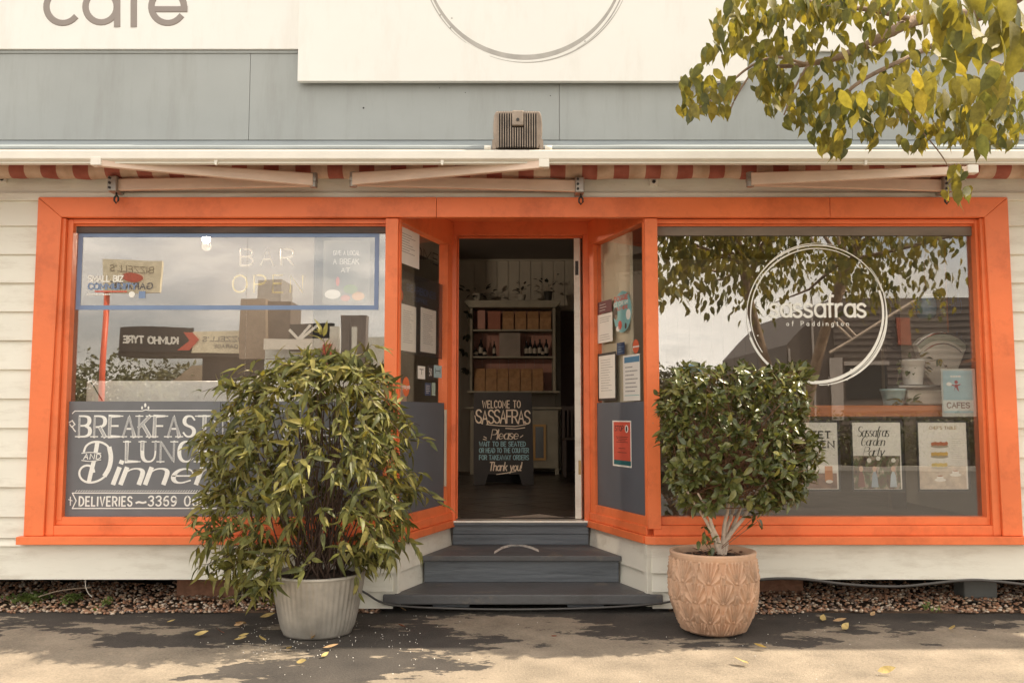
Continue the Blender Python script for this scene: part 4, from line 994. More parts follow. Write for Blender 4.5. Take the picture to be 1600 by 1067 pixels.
m.stroke(smoothpl(brushp), .042, .3385); part(K, 'dial_window', m, mat('greenish_dial', (.42, .44, .34), .2, .1, 12))
m = MB(); m.stroke(smoothpl([pk(1434, 538, .337), pk(1452, 523, .337), pk(1474, 519.5, .337), pk(1494, 524, .337), pk(1511, 538, .337)]), .012, .3375); m.stroke(smoothpl([pk(1444, 549, .337), pk(1458, 539, .337), pk(1474, 536, .337), pk(1490, 540, .337), pk(1502, 550, .337)]), .007, .3375); part(K, 'chrome_trim', m, mat('chrome', (.7, .68, .64), .12, .02, metal=1))
a_ = pk(1478, 572, .336); m = MB(); m.disc(a_[0], a_[1], .338, .008, .008, .003, 12); part(K, 'pivot_screw', m, DARKM)

# leaf templates -----------------------------------------------------------
def leaf_geo(Lg, Wd, shape, fold=.25, droop=.25, tip=.0, n=5, curl=0):
    """leaf along +Y, normal +Z; returns verts, faces"""
    v = []; f = []
    for i in range(n + 1):
        t = i / n
        if shape == 'ovate': ww = math.sin(math.pi * min(1, t ** .72)) ** .8 if 0 < t < 1 else 0
        elif shape == 'lance': ww = math.sin(math.pi * t ** .62) if 0 < t < 1 else 0
        else: ww = math.sin(math.pi * t ** .95) ** .8 if 0 < t < 1 else 0
        if tip and t > .75: ww *= (1 - t) * 3.0
        y = Lg * t; zc_ = -droop * Lg * t * t; xx = Wd * .5 * ww; c = curl * math.sin(t * 3.1) * Wd
        v += [(-xx, y, zc_ + fold * xx + c), (0, y, zc_), (xx, y, zc_ + fold * xx - c)]
    for i in range(n):
        a = i * 3; f += [(a, a + 1, a + 4, a + 3), (a + 1, a + 2, a + 5, a + 4)]
    return v, f
def orient(d, nrm):
    y = d.normalized(); x = y.cross(nrm)
    if x.length < 1e-3: x = y.cross(Vector((1, 0, 0)))
    x.normalize(); z = x.cross(y); return Matrix((x, y, z)).transposed()
def foliage(par, leaves, geos, ms, name='leaf', stuffname='leaves', nparts=300, keep=None):
    """leaves: list of (pos, dir, normal, scale); the nparts nearest the camera become single objects"""
    cam_p = Vector((0, CY, CZ))
    def vis(l):
        p = l[0]; d = p - cam_p
        yc = d.y * math.cos(TILT) + d.z * math.sin(TILT)
        if yc <= .2: return 99
        x = d.x / yc * FPX; y = (d.z * math.cos(TILT) - d.y * math.sin(TILT)) / yc * FPX
        if abs(x) > 800 or abs(y) > 533: return 99
        return yc / l[3]
    order = sorted(range(len(leaves)), key=lambda i: vis(leaves[i])); sel = set(order[:nparts])
    ms_mesh = {}
    for gi, (v, f) in enumerate(geos):
        for mi, mm in enumerate(ms):
            me = bpy.data.meshes.new(name); me.from_pydata(v, [], f); me.materials.append(mm); me.polygons.foreach_set('use_smooth', [True] * len(f)); ms_mesh[gi, mi] = me
    V = []; Fc = []; MI = []; O = ORG[par]
    for i, (p, d, nr, s) in enumerate(leaves):
        gi = rnd.randrange(len(geos)); mi = min(len(ms) - 1, int(rnd.random() ** 1.6 * len(ms))); Rm = orient(d, nr)
        if i in sel:
            o = bpy.data.objects.new(name, ms_mesh[gi, mi]); col.objects.link(o); o.parent = par
            o.matrix_basis = Matrix.Translation(p - O) @ Rm.to_4x4() @ Matrix.Scale(s, 4)
        else:
            b0 = len(V); v, f = geos[gi]
            V += [tuple(Rm @ (Vector(q) * s) + p - O) for q in v]; Fc += [tuple(b0 + k for k in q) for q in f]; MI += [mi] * len(f)
    if V:
        me = bpy.data.meshes.new(stuffname); me.from_pydata(V, [], Fc)
        for mm in ms: me.materials.append(mm)
        me.polygons.foreach_set('material_index', MI); me.polygons.foreach_set('use_smooth', [True] * len(Fc))
        o = bpy.data.objects.new(stuffname, me); col.objects.link(o); o.parent = par; o['kind'] = 'stuff'
def leafmat(name, c, trans=.3, rough=.45, spec=.4): return mat(name, c, rough, .28, 38, bump=.12, bscale=120, trans=trans, spec=spec)
def rv(a=1): return Vector((rnd.uniform(-a, a), rnd.uniform(-a, a), rnd.uniform(-a, a)))

# small indoor plants on the shelf
PG = [leafmat('indoor_leaf', (.07, .10, .025), .2), leafmat('indoor_leaf_yellow', (.30, .24, .04), .2), leafmat('indoor_leaf_pale', (.16, .20, .08), .2)]
def small_plant(label, c, n, spread, drop, sc_, geo, ms, stems=()):
    t = thing('small_plant', label, 'plant', org=c)
    lv = []; st = MB()
    for k in range(n):
        a = rnd.uniform(0, 6.28); d = Vector((math.cos(a), math.sin(a) * .6, rnd.uniform(-drop, .9))); e = Vector(c) + Vector((d.x * spread[0], d.y * spread[0], d.z * spread[1])) * rnd.uniform(.4, 1)
        st.tube([c, (Vector(c) + e) / 2 + Vector((0, 0, .03)), e], .0016, 4); lv.append((e, d + rv(.4), Vector((0, 0, 1)) + rv(.5), sc_ * rnd.uniform(.7, 1.2)))
    for s_ in stems:
        st.tube(s_, .003, 5)
        for p in s_[1:]:
            for q in range(3): lv.append((Vector(p), rv() + Vector((0, 0, -.6)), Vector((0, -1, .5)), sc_ * rnd.uniform(.7, 1.1)))
    part(t, 'stems', st, BARK); foliage(t, lv, [geo], ms, nparts=60); return t
OV = leaf_geo(.06, .034, 'ovate')
small_plant('bushy trailing plant spilling from the tall white pot', (c_.x, .24, zz + .13), 34, (.10, .10), .6, .75, OV, PG, [[(c_.x, .24, zz + .13), (c_.x - .10, .2, zz + .10), (c_.x - .12, .2, zz + .02)], [(c_.x + .03, .24, zz + .13), (c_.x + .15, .2, zz + .16), (c_.x + .21, .2, zz + .10), (c_.x + .22, .2, zz + .0), (c_.x + .20, .19, zz - .09)]])
small_plant('low yellow green rosette beside the pale blue pot', (X(1412, 622, .17), .17, zsh + .01), 14, (.07, .05), .0, 1.2, OV, [PG[1], PG[2]])
# CAFES card
CS = Surf((0, .075), 0)
t = vthing('hanging_card', 'light blue card reading CAFES in a clear sleeve, right of the scale', 'card', CS, (1471, 576, 1524, 651))
cpart(t, 'clear_sleeve', CS, (1471, 576, 1524, 651), mat('clear_sleeve', (.50, .52, .48), .2), 0, .003); cpart(t, 'sheet', CS, (1474, 579, 1521, 645), mat('pale_blue_print', (.36, .52, .56), .5), -.0032, .0008)
cpart(t, 'printed_band', CS, (1474, 625, 1521, 642), mat('pale_print_band', (.62, .66, .62), .5), -.0042, .0004)
txt(t, CS, 'CAFES', (1480, 629, 1515, 637), 1.7, mat('brown_print', (.24, .16, .13)), n=-.0048)
lines(t, CS, (1485, 586, 1510, 590), 1, PAPER, -.0046, hpx=2.6)
m = MB(); u, z = CS.hit(1494, 597, -.0045); m.disc(u, z, -.0046, .011, .011, .0005, 14); m.prism([(u - .014, z - .055), (u - .004, z - .03), (u + .006, z - .05), (u + .016, z - .058), (u + .010, z - .03), (u + .008, z - .014), (u - .008, z - .014)], 'y', -.005, -.0044); m.stroke([(u - .026, z - .018), (u, z - .024), (u + .024, z - .014)], .007, -.0046)
part(t, 'picture', m, mat('maroon_print', (.34, .07, .07))); m = MB(); u, z = CS.hit(1483, 600, -.0045); m.disc(u, z, -.0046, .017, .012, .0005, 16); part(t, 'picture', m, PAPER)
# hanging blue glass lantern with dried garland
LC = P(1447, 480, .35)
t = thing('glass_lantern', 'blue glass jar lantern hung with yellow dried flowers at the right window', 'lantern', org=(LC.x, LC.y, LC.z - .07))
part(t, 'glass_jar', MB().lathe([(.001, -.075), (.045, -.075), (.062, -.05), (.067, 0), (.060, .05), (.048, .068), (.05, .078)], LC, 28), mat('blue_glass', (.16, .26, .33), .12, .1), smooth=True)
part(t, 'jar_rim', MB().lathe([(.052, .07), (.056, .07), (.056, .082), (.052, .082)], LC, 28), METAL)
part(t, 'cord', MB().tube([(LC.x, LC.y, LC.z + .08), (LC.x, LC.y, zg1 + .3)], .003, 5), mat('red_cord', (.3, .1, .06)))
dl = []; c0 = Vector(LC)
for k in range(150):
    a = rnd.uniform(-.9, 3.6); e = c0 + Vector((math.cos(a) * .085 * rnd.uniform(.8, 1.25) + (.03 if a < 1 else 0), rnd.uniform(-.05, .03), math.sin(a) * .085 * rnd.uniform(.8, 1.2)))
    dl.append((e, rv() + Vector((0, 0, -.7)), rv(), rnd.uniform(.35, .7)))
ORG[t] = Vector((LC.x, LC.y, LC.z - .07)); foliage(t, dl, [leaf_geo(.05, .014, 'lance')], [leafmat('dried_flower', (.42, .30, .05), .2), leafmat('dried_flower_brown', (.28, .17, .05), .2)], nparts=40)
# side wall of the display with a leaning frame, and an inner wall behind the right window
bp('display_side', MB().box(XR + .02, XR + .04, .13, 1.6, .5, 3.2), INTW)
IW = Surf((0, 1.6), 0)
bp('display_wall', MB().box(X(1380, 400, 1.6), XR + .02, 1.6, 1.65, .45, 3.2), INTD)
t = vthing('wall_frame', 'black framed print reading FROSE behind the blue lantern', 'picture', off(IW, .01), (1425, 440, 1474, 515))
FW = off(IW, .01); cpart(t, 'frame_board', FW, (1425, 440, 1474, 515), BLACKB, 0, .02); cpart(t, 'sheet', FW, (1429, 444, 1470, 510), mat('dull_maroon_print', (.16, .09, .09)), -.0205, .001); txt(t, FW, 'FROSE', (1432, 490, 1466, 499), 2, PAPER, n=-.022)
_x0, _x1 = X(1480, 450, .75), X(1519, 450, .13); RS = Surf((_x0, .75), math.atan2(-.62, _x1 - _x0))
t = vthing('leaning_board', 'dark chalkboard with blue scribbles standing at the right end of the window', 'chalkboard', RS, (1478, 375, 1518, 565))
_, _, z0, z1 = pxbox(RS, (1478, 372, 1518, 565)); part(t, 'board', MB().box(0, .60, 0, .012, z0, z1), BLACKB)
fr = MB(); fr.box(-.02, 0, -.008, .015, z0 - .02, z1 + .02); fr.box(.60, .62, -.008, .015, z0 - .02, z1 + .02); fr.box(0, .60, -.008, .015, z0 - .02, z0); fr.box(0, .60, -.008, .015, z1, z1 + .02); part(t, 'frame', fr, TIMBER)
m = MB(); words(m, 'Hello', .08, .36, z0 + .32, z0 + .46, .008, -.001, shear=.3); words(m, 'coffee', .08, .34, z0 + .12, z0 + .2, .007, -.001, shear=.2); part(t, 'lettering', m, mat('blue_chalk', (.12, .2, .42)))

# ------------------------------------------------------------------ left side window stickers
LO = bsurf(BL, .0115); LI = bsurf(BL, .05)
t = card('notice', 'creased white printed notice taped at the top of the left side window', 'notice', LO, (622, 359, 655, 415), PAPER)
lines(t, LO, (626, 366, 650, 398), 8, INKG, -.0014, hpx=1.0)
t = vthing('round_sticker', 'small orange ringed sticker beside the two menus on the left side window', 'sticker', LO, (621, 451, 631, 471))
u, z = LO.hit(626, 461); part(t, 'sticker_ring', MB().disc(u, z, 0, .036, .036, .0006), REDP); part(t, 'sticker_face', MB().disc(u, z, -.0007, .026, .026, .0006), mat('tan_print', (.45, .25, .12)))
bb = Surf((0, 0), 0)
MEN = bsurf(BL, .022)
t = vthing('menu_board', 'black board holding two white menu sheets behind the left side glass', 'menu', MEN, (623, 430, 688, 620))
cpart(t, 'board', MEN, (621, 433, 692, 556), BLACKB, .004, .004)
for b in ((626, 477, 650, 549), (657, 483, 681, 551)):
    cpart(t, 'menu_sheet', MEN, b, PAPER, -.0005, .001); lines(t, MEN, (b[0] + 4, b[1] + 8, b[2] - 4, b[3] - 12), 16, INKG, -.0018, hpx=.7)
txt(t, MEN, 'BEARBONES', (636, 451, 681, 461), 1.6, mat('dark_blue_print', (.05, .09, .2)), n=-.0016); txt(t, MEN, 'COFFEE', (645, 467, 668, 473), 1.1, mat('dark_blue_print', (0, 0, 0)), n=-.0016)
for nm, lab, b, mm, tx in (('window_sticker', 'small white square sticker, lowest left of the cluster under the menus', (653, 572, 664, 592), PAPER, 'T'),
                     ('window_sticker', 'black and white number sticker below the right hand menu', (668, 571, 677, 594), BLACKB, '50'),
                     ('window_sticker', 'pale blue sticker at the inner edge below the menus', (678, 571, 690, 590), mat('pale_blue_print', (0, 0, 0)), 'H'),
                     ('window_sticker', 'navy sticker on the bottom edge of the left side glass', (664, 598, 673, 618), NAVY, None),
                     ('window_sticker', 'tall mint green sticker beside the navy one', (675, 598, 680, 618), mat('mint_print', (.35, .45, .38)), None)):
    t = card(nm, lab, 'sticker', LO, b, mm)
    if tx: txt(t, LO, tx, (b[0] + 2.5, b[1] + 5, b[2] - 2.5, b[3] - 7), 1.2, INK if mm is not BLACKB else PAPER, n=-.0014)
    else: lines(t, LO, (b[0] + 1.5, b[1] + 3, b[2] - 1.5, b[3] - 3), 5, PAPER if mm is NAVY else INKG, -.0014)
t = vthing('oval_sticker', 'orange oval sticker with white lettering low on the left side window', 'sticker', LO, (627, 586, 642, 620))
u, z = LO.hit(634.5, 604); part(t, 'sticker_face', MB().disc(u, z, 0, .052, .062, .0006, 30), mat('orange_print', (.72, .16, .05), .5)); txt(t, LO, 'yoyo', (628.5, 600, 640.5, 607), 1.5, PAPER, n=-.001)
t = vthing('hanging_sign', 'dim black and white WELCOME sign hanging inside the left side window', 'sign', bsurf(BL, .45), (600, 372, 690, 402))
WS = bsurf(BL, .45); cpart(t, 'board', WS, (640, 373, 689, 402), mat('dim_cream_sign', (.3, .28, .24)), 0, .01); txt(t, WS, 'WELCOME', (590, 378, 684, 396), 2.6, INK, n=-.011, slab=True)
# right side window
RO = bsurf(BR, .0115); RI = bsurf(BR, .022)
m = MB(); u0 = RI.hit(933, 500)[0]; u1 = RI.hit(981, 500)[0]; m.box(u0 - .05, u1, .02, .04, zbp - .05, zbg1 + .02)
o = solid('display_panel', 'cream backing panel behind the notices of the right side window', 'panel', m, mat('cream_panel', (.60, .53, .38), .6, .05), RI)
t = vthing('round_sticker', 'large teal round sticker reading DOGGIE ICE CREAM on the right side window', 'sticker', RO, (953, 452, 991, 522))
u, z = RO.hit(972.5, 487); part(t, 'sticker_face', MB().disc(u, z, 0, .138, .138, .0006, 40), TEAL)
txt(t, RO, 'DOGGIE', (960, 462, 981, 469), 1.9, REDP, n=-.001); txt(t, RO, 'ICE CREAM', (959, 471, 981, 477), 1.2, PAPER, n=-.001); txt(t, RO, 'SOLD HERE', (960, 479, 981, 484), 1.1, REDP, n=-.001)
for px, py, r1_, r2_, mm in ((962, 490, .032, .04, mat('dog_brown', (.10, .07, .05))), (963, 496, .02, .02, mat('dog_tan', (.45, .36, .26))), (969, 508, .028, .03, REDP), (966, 514, .03, .018, PAPER), (982, 491, .034, .035, PAPER), (978, 509, .014, .02, mat('dog_brown', (0, 0, 0)))):
    u, z = RO.hit(px, py); part(t, 'picture', MB().disc(u, z, -.0009 - .0002 * (py % 3), r1_, r2_, .0006, 20), mm)
t = vthing('notice', 'white notice with a maroon heading at the left of the right side window', 'notice', RO, (933, 467, 958, 535))
cpart(t, 'sheet', RO, (934, 490, 957, 535), PAPER, 0, .0004); cpart(t, 'printed_band', RO, (934, 470, 956, 489), mat('maroon_band', (.13, .03, .035)), 0, .0005); lines(t, RO, (937, 494, 955, 504), 3, INKG, -.0008); lines(t, RO, (937, 521, 955, 532), 3, INKG, -.0008); lines(t, RO, (937, 473, 953, 486), 3, PAPER, -.0008)
t = card('notice', 'typed certificate in a dark frame at the lower left of the right side window', 'notice', RO, (934, 551, 963, 626), DARKM); cpart(t, 'sheet', RO, (936, 555, 961, 622), PAPER, -.0014); lines(t, RO, (939, 560, 958, 612), 13, INKG, -.0022, hpx=.7)
t = card('window_sticker', 'navy card sticker above the opening hours sheet', 'sticker', RO, (964, 535, 976, 554), NAVY); lines(t, RO, (966, 540, 975, 551), 3, mat('sky_blue_print', (0, 0, 0)), -.0014)
t = card('opening_hours', 'white opening hours sheet with a blue heading on the right side window', 'notice', RO, (974, 554, 1000, 626), PAPER); cpart(t, 'printed_band', RO, (975.5, 557, 999, 566), mat('blue_band', (.10, .24, .38)), -.0014)
lines(t, RO, (977, 570, 998, 614), 7, INKG, -.0014, hpx=1.6); cpart(t, 'printed_band', RO, (976, 617, 999, 618), TEAL, -.0014)
t = vthing('round_sticker', 'small red oval sticker right of the teal one', 'sticker', RO, (987, 529, 1000, 553)); u, z = RO.hit(993.5, 541); part(t, 'sticker_face', MB().disc(u, z, 0, .045, .045, .0006, 28), mat('orange_red_print', (.62, .13, .06))); lines(t, RO, (989, 540, 999, 543), 1, PAPER, -.001, hpx=2.2)
RP = bsurf(BR, .002)
t = card('notice', 'red STOP notice on the dark panel of the right side window', 'notice', RP, (957.5, 657, 986.5, 729), PAPER); cpart(t, 'red_sheet', RP, (959, 659, 985, 719), REDP, -.0014); cpart(t, 'teal_band', RP, (959.5, 719, 986, 726.5), mat('dark_teal_print', (.02, .12, .13)), -.0014)
txt(t, RP, 'STOP', (961, 665, 974, 673), 1.3, INK, n=-.0022); u, z = RP.hit(979.5, 670); part(t, 'hand_symbol', MB().disc(u, z, -.0022, .026, .026, .0005, 8), PAPER); part(t, 'hand_symbol', MB().disc(u, z, -.003, .012, .018, .0004, 10), INK)
lines(t, RP, (962, 681, 982, 692), 4, INK, -.0022, hpx=.8, center=True); lines(t, RP, (964, 697, 980, 710), 2, INK, -.0022, hpx=.9, frac=(.3, .9), center=True)

# ------------------------------------------------------------------ inside the doorway
YB = 5.8
HUT = mat('dull_sage_paint', (.24, .215, .165), .6, .15, 6); PINK = mat('faded_pink_boards', (.34, .17, .13), .7, .15, 6); KRAFT = mat('kraft_paper', (.30, .16, .07), .7, .25, 14)
H = thing('kitchen_dresser', 'tall sage painted dresser with open shelves standing against the back wall', 'dresser', org=(X(800, 600, YB), YB, .446))
hx0, hx1 = X(738, 600, YB), X(864, 600, YB)
part(H, 'cornice', MB().prism([(hx0 - .10, Z(473, YB)), (hx0 - .04, Z(481, YB)), (hx1 + .04, Z(481, YB)), (hx1 + .10, Z(473, YB)), (hx1 + .10, Z(470, YB)), (hx0 - .10, Z(470, YB))], 'y', YB - .06, YB + .34), HUT, bevel=.006)
for a in (hx0 - .035, hx1): part(H, 'side_panel', MB().box(a, a + .035, YB, YB + .32, Z(612, YB), Z(481, YB) - .001), HUT, bevel=.003)
for k in range(9):
    a = hx0 + (hx1 - hx0) * k / 9; part(H, 'back_board', MB().box(a + .002, a + (hx1 - hx0) / 9 - .002, YB + .31, YB + .325, Z(611, YB), Z(482, YB)), PINK)
for py in (515.5, 557.5): part(H, 'shelf', MB().box(hx0 + .001, hx1 - .001, YB + .01, YB + .309, Z(py + 1.6, YB), Z(py - 1.2, YB)), HUT, bevel=.003)
part(H, 'benchtop', MB().box(hx0 - .06, hx1 + .08, YB - .12, YB + .34, Z(614, YB), Z(611, YB)), HUT, bevel=.005)
part(H, 'lower_shelf', MB().box(hx0 - .08, hx1 + .10, YB - .14, YB + .34, Z(639, YB), Z(636, YB)), HUT, bevel=.004)
part(H, 'lower_cabinet', MB().box(hx0 - .02, hx1 + .06, YB - .08, YB + .33, .52, Z(640, YB)), HUT, bevel=.004)
for a in (hx0 - .02, hx1 + .02): part(H, 'leg', MB().box(a, a + .045, YB - .08, YB - .03, .446, .52), HUT)
GOLD = mat('ochre_door_frame', (.42, .24, .08), .5, .15, 8)
for xa, xb in ((833, 853), (748, 790)):
    x0_, x1_ = X(xa, 690, YB - .09), X(xb, 690, YB - .09); z0_, z1_ = Z(719, YB - .09), Z(663, YB - .09); m = MB(); w_ = .028
    m.box(x0_, x1_, YB - .1, YB - .081, z0_, z0_ + w_); m.box(x0_, x1_, YB - .1, YB - .081, z1_ - w_, z1_); m.box(x0_, x0_ + w_, YB - .1, YB - .081, z0_ + w_, z1_ - w_); m.box(x1_ - w_, x1_, YB - .1, YB - .081, z0_ + w_, z1_ - w_)
    d_ = part(H, 'cabinet_door', m, GOLD); part(d_, 'glass_pane', MB().box(x0_ + w_, x1_ - w_, YB - .088, YB - .082, z0_ + w_, z1_ - w_), mat('dark_cabinet_glass', (.05, .05, .05), .15))
def bag(x, y, z, w_, h_, lab, grp, d_=.12):
    m = MB(); i = 0; tw_ = w_ * .96
    m.v += [(x - w_/2, y - d_/2, z), (x + w_/2, y - d_/2, z), (x + w_/2, y + d_/2, z), (x - w_/2, y + d_/2, z), (x - w_/2 * .98, y - d_/2 * 1.1, z + h_ * .55), (x + w_/2, y - d_/2 * 1.1, z + h_ * .55), (x + w_/2, y + d_/2, z + h_ * .55), (x - w_/2, y + d_/2, z + h_ * .55), (x - tw_/2, y - .012, z + h_ * .93), (x + tw_/2, y - .012, z + h_ * .95), (x + tw_/2, y + .012, z + h_ * .95), (x - tw_/2, y + .012, z + h_ * .93)]
    for b0 in (0, 4):
        for k in range(4): m.f.append((b0 + k, b0 + (k + 1) % 4, b0 + 4 + (k + 1) % 4, b0 + 4 + k)); m.mi.append(0)
    m.f += [(3, 2, 1, 0), (8, 9, 10, 11)]; m.mi += [0, 0]
    return solid('paper_bag', lab, 'paper bag', m, KRAFT, org=(x, y, z), group=grp, bevel=.004)
zs = Z(514.2, YB) + .002
for k in range(4):
    x = X(794 + k * 19.5, 500, YB); bag(x, YB + .12, zs, .145, Z(483, YB) - Z(514, YB), '%s stiff brown paper bag on the top dresser shelf' % ('first', 'second', 'third', 'fourth and rightmost')[k], 'brown bags on the top shelf')
zs = Z(611, YB) + .002
for k in range(6):
    x = X(749 + k * 18.3, 590, YB); bag(x, YB + .12, zs, .142, Z(573, YB) - Z(611, YB), 'large brown paper bag on the dresser bench, %s from the left' % ('first', 'second', 'third', 'fourth', 'fifth', 'sixth')[k], 'brown bags on the bench')
m = MB().box(X(746, 500, YB), X(758, 500, YB), YB + .05, YB + .2, Z(514, YB) + .003, Z(484, YB)); solid('menu_box', 'dull brown box at the left end of the top dresser shelf', 'box', m, PINK, bevel=.004)
m = MB().box(X(762, 500, YB), X(782, 500, YB), YB + .06, YB + .2, Z(514, YB) + .003, Z(485, YB)); solid('menu_box', 'russet box beside the bags on the top dresser shelf', 'box', m, mat('russet_card', (.28, .10, .06), .7), bevel=.004)
bx = MB().box(X(780, 540, YB), X(813, 540, YB), YB + .1, YB + .13, Z(556, YB) + .003, Z(519, YB)); solid('grey_card', 'plain grey card leaning in the middle of the dresser shelf', 'card', bx, mat('grey_card', (.22, .18, .15), .7))
BOT = mat('dark_bottle_glass', (.012, .01, .009), .12, .2, 9)
def bottle(x, y, z, h, r, lab, grp):
    m = MB(); m.lathe([(.001, 0), (r, 0), (r, h * .6), (r * .8, h * .7), (r * .35, h * .82), (r * .35, h * .97), (r * .42, h), (.001, h)], (x, y, z), 14)
    o = thing('bottle', lab, 'bottle', org=(x, y, z), group=grp); part(o, 'glass', m, BOT, smooth=True); part(o, 'paper_label', MB().lathe([(r + .001, h * .18), (r + .001, h * .5)], (x, y, z), 14), mat('dull_label', (.30, .26, .21), .7), smooth=True); return o
zs = Z(556.2, YB) + .002
for k, (px, h) in enumerate(((743, .11), (751, .22), (757, .11), (772, .19), (823, .20), (829, .21), (836, .2), (844, .22), (854, .22), (848, .12))):
    x = X(px, 540, YB)
    if k < 3: bottle(x, YB + .1, zs, h, .03, 'dark squat bottle in the cluster at the left of the dresser shelf', 'bottles at the left of the shelf')
    elif k == 3: bottle(x, YB + .08, zs, h, .022, 'single slim vase of dark sprigs standing near the middle of the dresser shelf', None)
    else: bottle(x, YB + .1, zs, h, .028, 'dark bottle in the row at the right of the dresser shelf', 'bottles at the right of the shelf')
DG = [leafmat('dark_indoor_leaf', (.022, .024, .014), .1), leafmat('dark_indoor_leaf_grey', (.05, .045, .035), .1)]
zc_ = Z(470, YB) + .002
for px, h, lab in ((745, .10, 'white pot of trailing ivy on the left end of the dresser top'), (815, .09, 'small pale pot in the middle of the dresser top'), (857, .13, 'dark vase at the right of the dresser top')):
    x = X(px, 460, YB); pot('top_pot', lab, x, YB + .1, .04, .055, h, zc_, mat('dim_pot_%d' % px, (.35, .32, .27) if px != 857 else (.04, .035, .03), .5))
OV2 = leaf_geo(.09, .05, 'ovate')
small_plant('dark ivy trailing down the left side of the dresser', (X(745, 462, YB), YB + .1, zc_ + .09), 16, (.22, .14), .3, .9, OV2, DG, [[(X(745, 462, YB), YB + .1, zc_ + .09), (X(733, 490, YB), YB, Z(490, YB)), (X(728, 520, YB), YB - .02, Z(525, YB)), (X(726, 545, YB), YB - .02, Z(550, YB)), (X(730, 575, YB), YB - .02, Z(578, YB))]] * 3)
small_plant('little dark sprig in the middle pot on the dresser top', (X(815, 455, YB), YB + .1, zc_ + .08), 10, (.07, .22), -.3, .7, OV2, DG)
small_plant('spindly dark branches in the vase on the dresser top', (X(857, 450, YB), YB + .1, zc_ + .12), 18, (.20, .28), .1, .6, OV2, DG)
# dark passage and a chair at the right of the dresser
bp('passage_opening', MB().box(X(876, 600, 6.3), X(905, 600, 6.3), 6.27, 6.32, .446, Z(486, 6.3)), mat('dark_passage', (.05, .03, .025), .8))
bp('passage_trim', MB().box(X(868, 600, 6.28), X(876, 600, 6.28), 6.25, 6.32, .446, Z(480, 6.28)), HUT)
CH = thing('wooden_chair', 'dark wooden chair standing at the right of the dresser', 'chair', org=(X(892, 700, 5.4), 5.4, .446))
cx0, cx1 = X(880, 700, 5.4), X(905, 700, 5.4) + .1; DW = mat('dark_wood', (.04, .022, .015), .5, .2, 12)
part(CH, 'seat', MB().box(cx0, cx1, 5.25, 5.6, .88, .905), DW, bevel=.006)
for a in (cx0, cx1 - .03):
    for b in (5.25, 5.57): part(CH, 'leg', MB().box(a, a + .03, b, b + .03, .446, .88), DW)
m = MB(); 
for a in (cx0, cx1 - .03): m.box(a, a + .03, 5.57, 5.6, .905, Z(640, 5.5))
m.box(cx0 - .01, cx1, 5.565, 5.6, Z(640, 5.5), Z(634, 5.5))
part(CH, 'back_frame', m, DW)
for k in range(4): a = cx0 + .06 + k * .05; part(CH, 'back_slat', MB().box(a, a + .018, 5.575, 5.59, .905, Z(640, 5.5)), DW)
# A-frame chalkboard
AF = Surf((0, 4.0), 0)
bt = thing('a_frame_board', 'black A frame board chalked WELCOME TO SASSAFRAS just inside the doorway', 'chalkboard', AF, (AF.hit(787, 700)[0], 0, .446))
ax0, ax1 = AF.hit(740, 660)[0], AF.hit(834, 660)[0]; az1 = AF.hit(787, 613)[1]; az0 = .446; zl = AF.hit(787, 741)[1]; lw = .155
m = MB(); m.prism([(ax0, az0), (ax0 + lw - .03, az0), (ax0 + lw, zl), (ax1 - lw, zl), (ax1 - lw + .03, az0), (ax1, az0), (ax1 - .02, az1), (ax0 - .0, az1)], 'y', 0, .022)
part(bt, 'front_panel', m, mat('chalkboard_black', (.022, .018, .018), .6, .2, 8), bevel=.003)
m = MB(); m.prism([(0.03, az1 - .02), (.05, az1 - .02), (.42, az0), (.40, az0)], 'x', ax0 + .02, ax1 - .04); part(bt, 'rear_panel', m, BLACKB)
cr_ = mat('cream_chalk', (.75, .62, .50), .8, .1, 60)
def at(text, b, w_, mm, **k):
    u0, u1, z0, z1 = pxbox(AF, b); m = MB(); words(m, text, u0, u1, z0, z1, w_ * 9.6 / FPX, 0, **k); part(bt, 'lettering', m, mm)
at('WELCOME TO', (754, 626, 813, 637), 1.4, cr_, gap=2.6)
at('SASSAFRAS', (744, 641, 828, 661), 2.2, cr_, gap=.8, jit=.05)
at('Please', (767, 671, 809, 686), 1.9, cr_, gap=1, shear=.2, callig=.006)
BC = mat('blue_chalk_paint', (0, 0, 0))
at('WAIT TO BE SEATED', (749, 690, 821, 697), 1.3, BC, gap=2); at('OR HEAD TO THE COUNTER', (749, 700, 826, 707), 1.2, BC, gap=1.8); at('FOR TAKEAWAY ORDERS', (749, 711, 826, 718), 1.2, BC, gap=2)
at('Thank you!', (764, 722, 814, 735), 1.7, cr_, gap=1, shear=.2)
m = MB()
for p in ([(760, 663), (780, 665), (805, 666), (822, 663)], [(790, 669), (806, 670), (820, 668)], [(742, 649), (743, 655), (748, 661), (754, 660)], [(776, 741), (790, 739), (806, 736)], [(756, 682), (760, 684)], [(755, 686), (760, 687)], [(813, 683), (817, 680)], [(744, 645), (745.5, 646)], [(827, 645), (828.5, 646)]):
    m.stroke([AF.hit(*q) for q in p], 1.3 * 9.6 / FPX, 0)
part(bt, 'ornament', m, cr_)

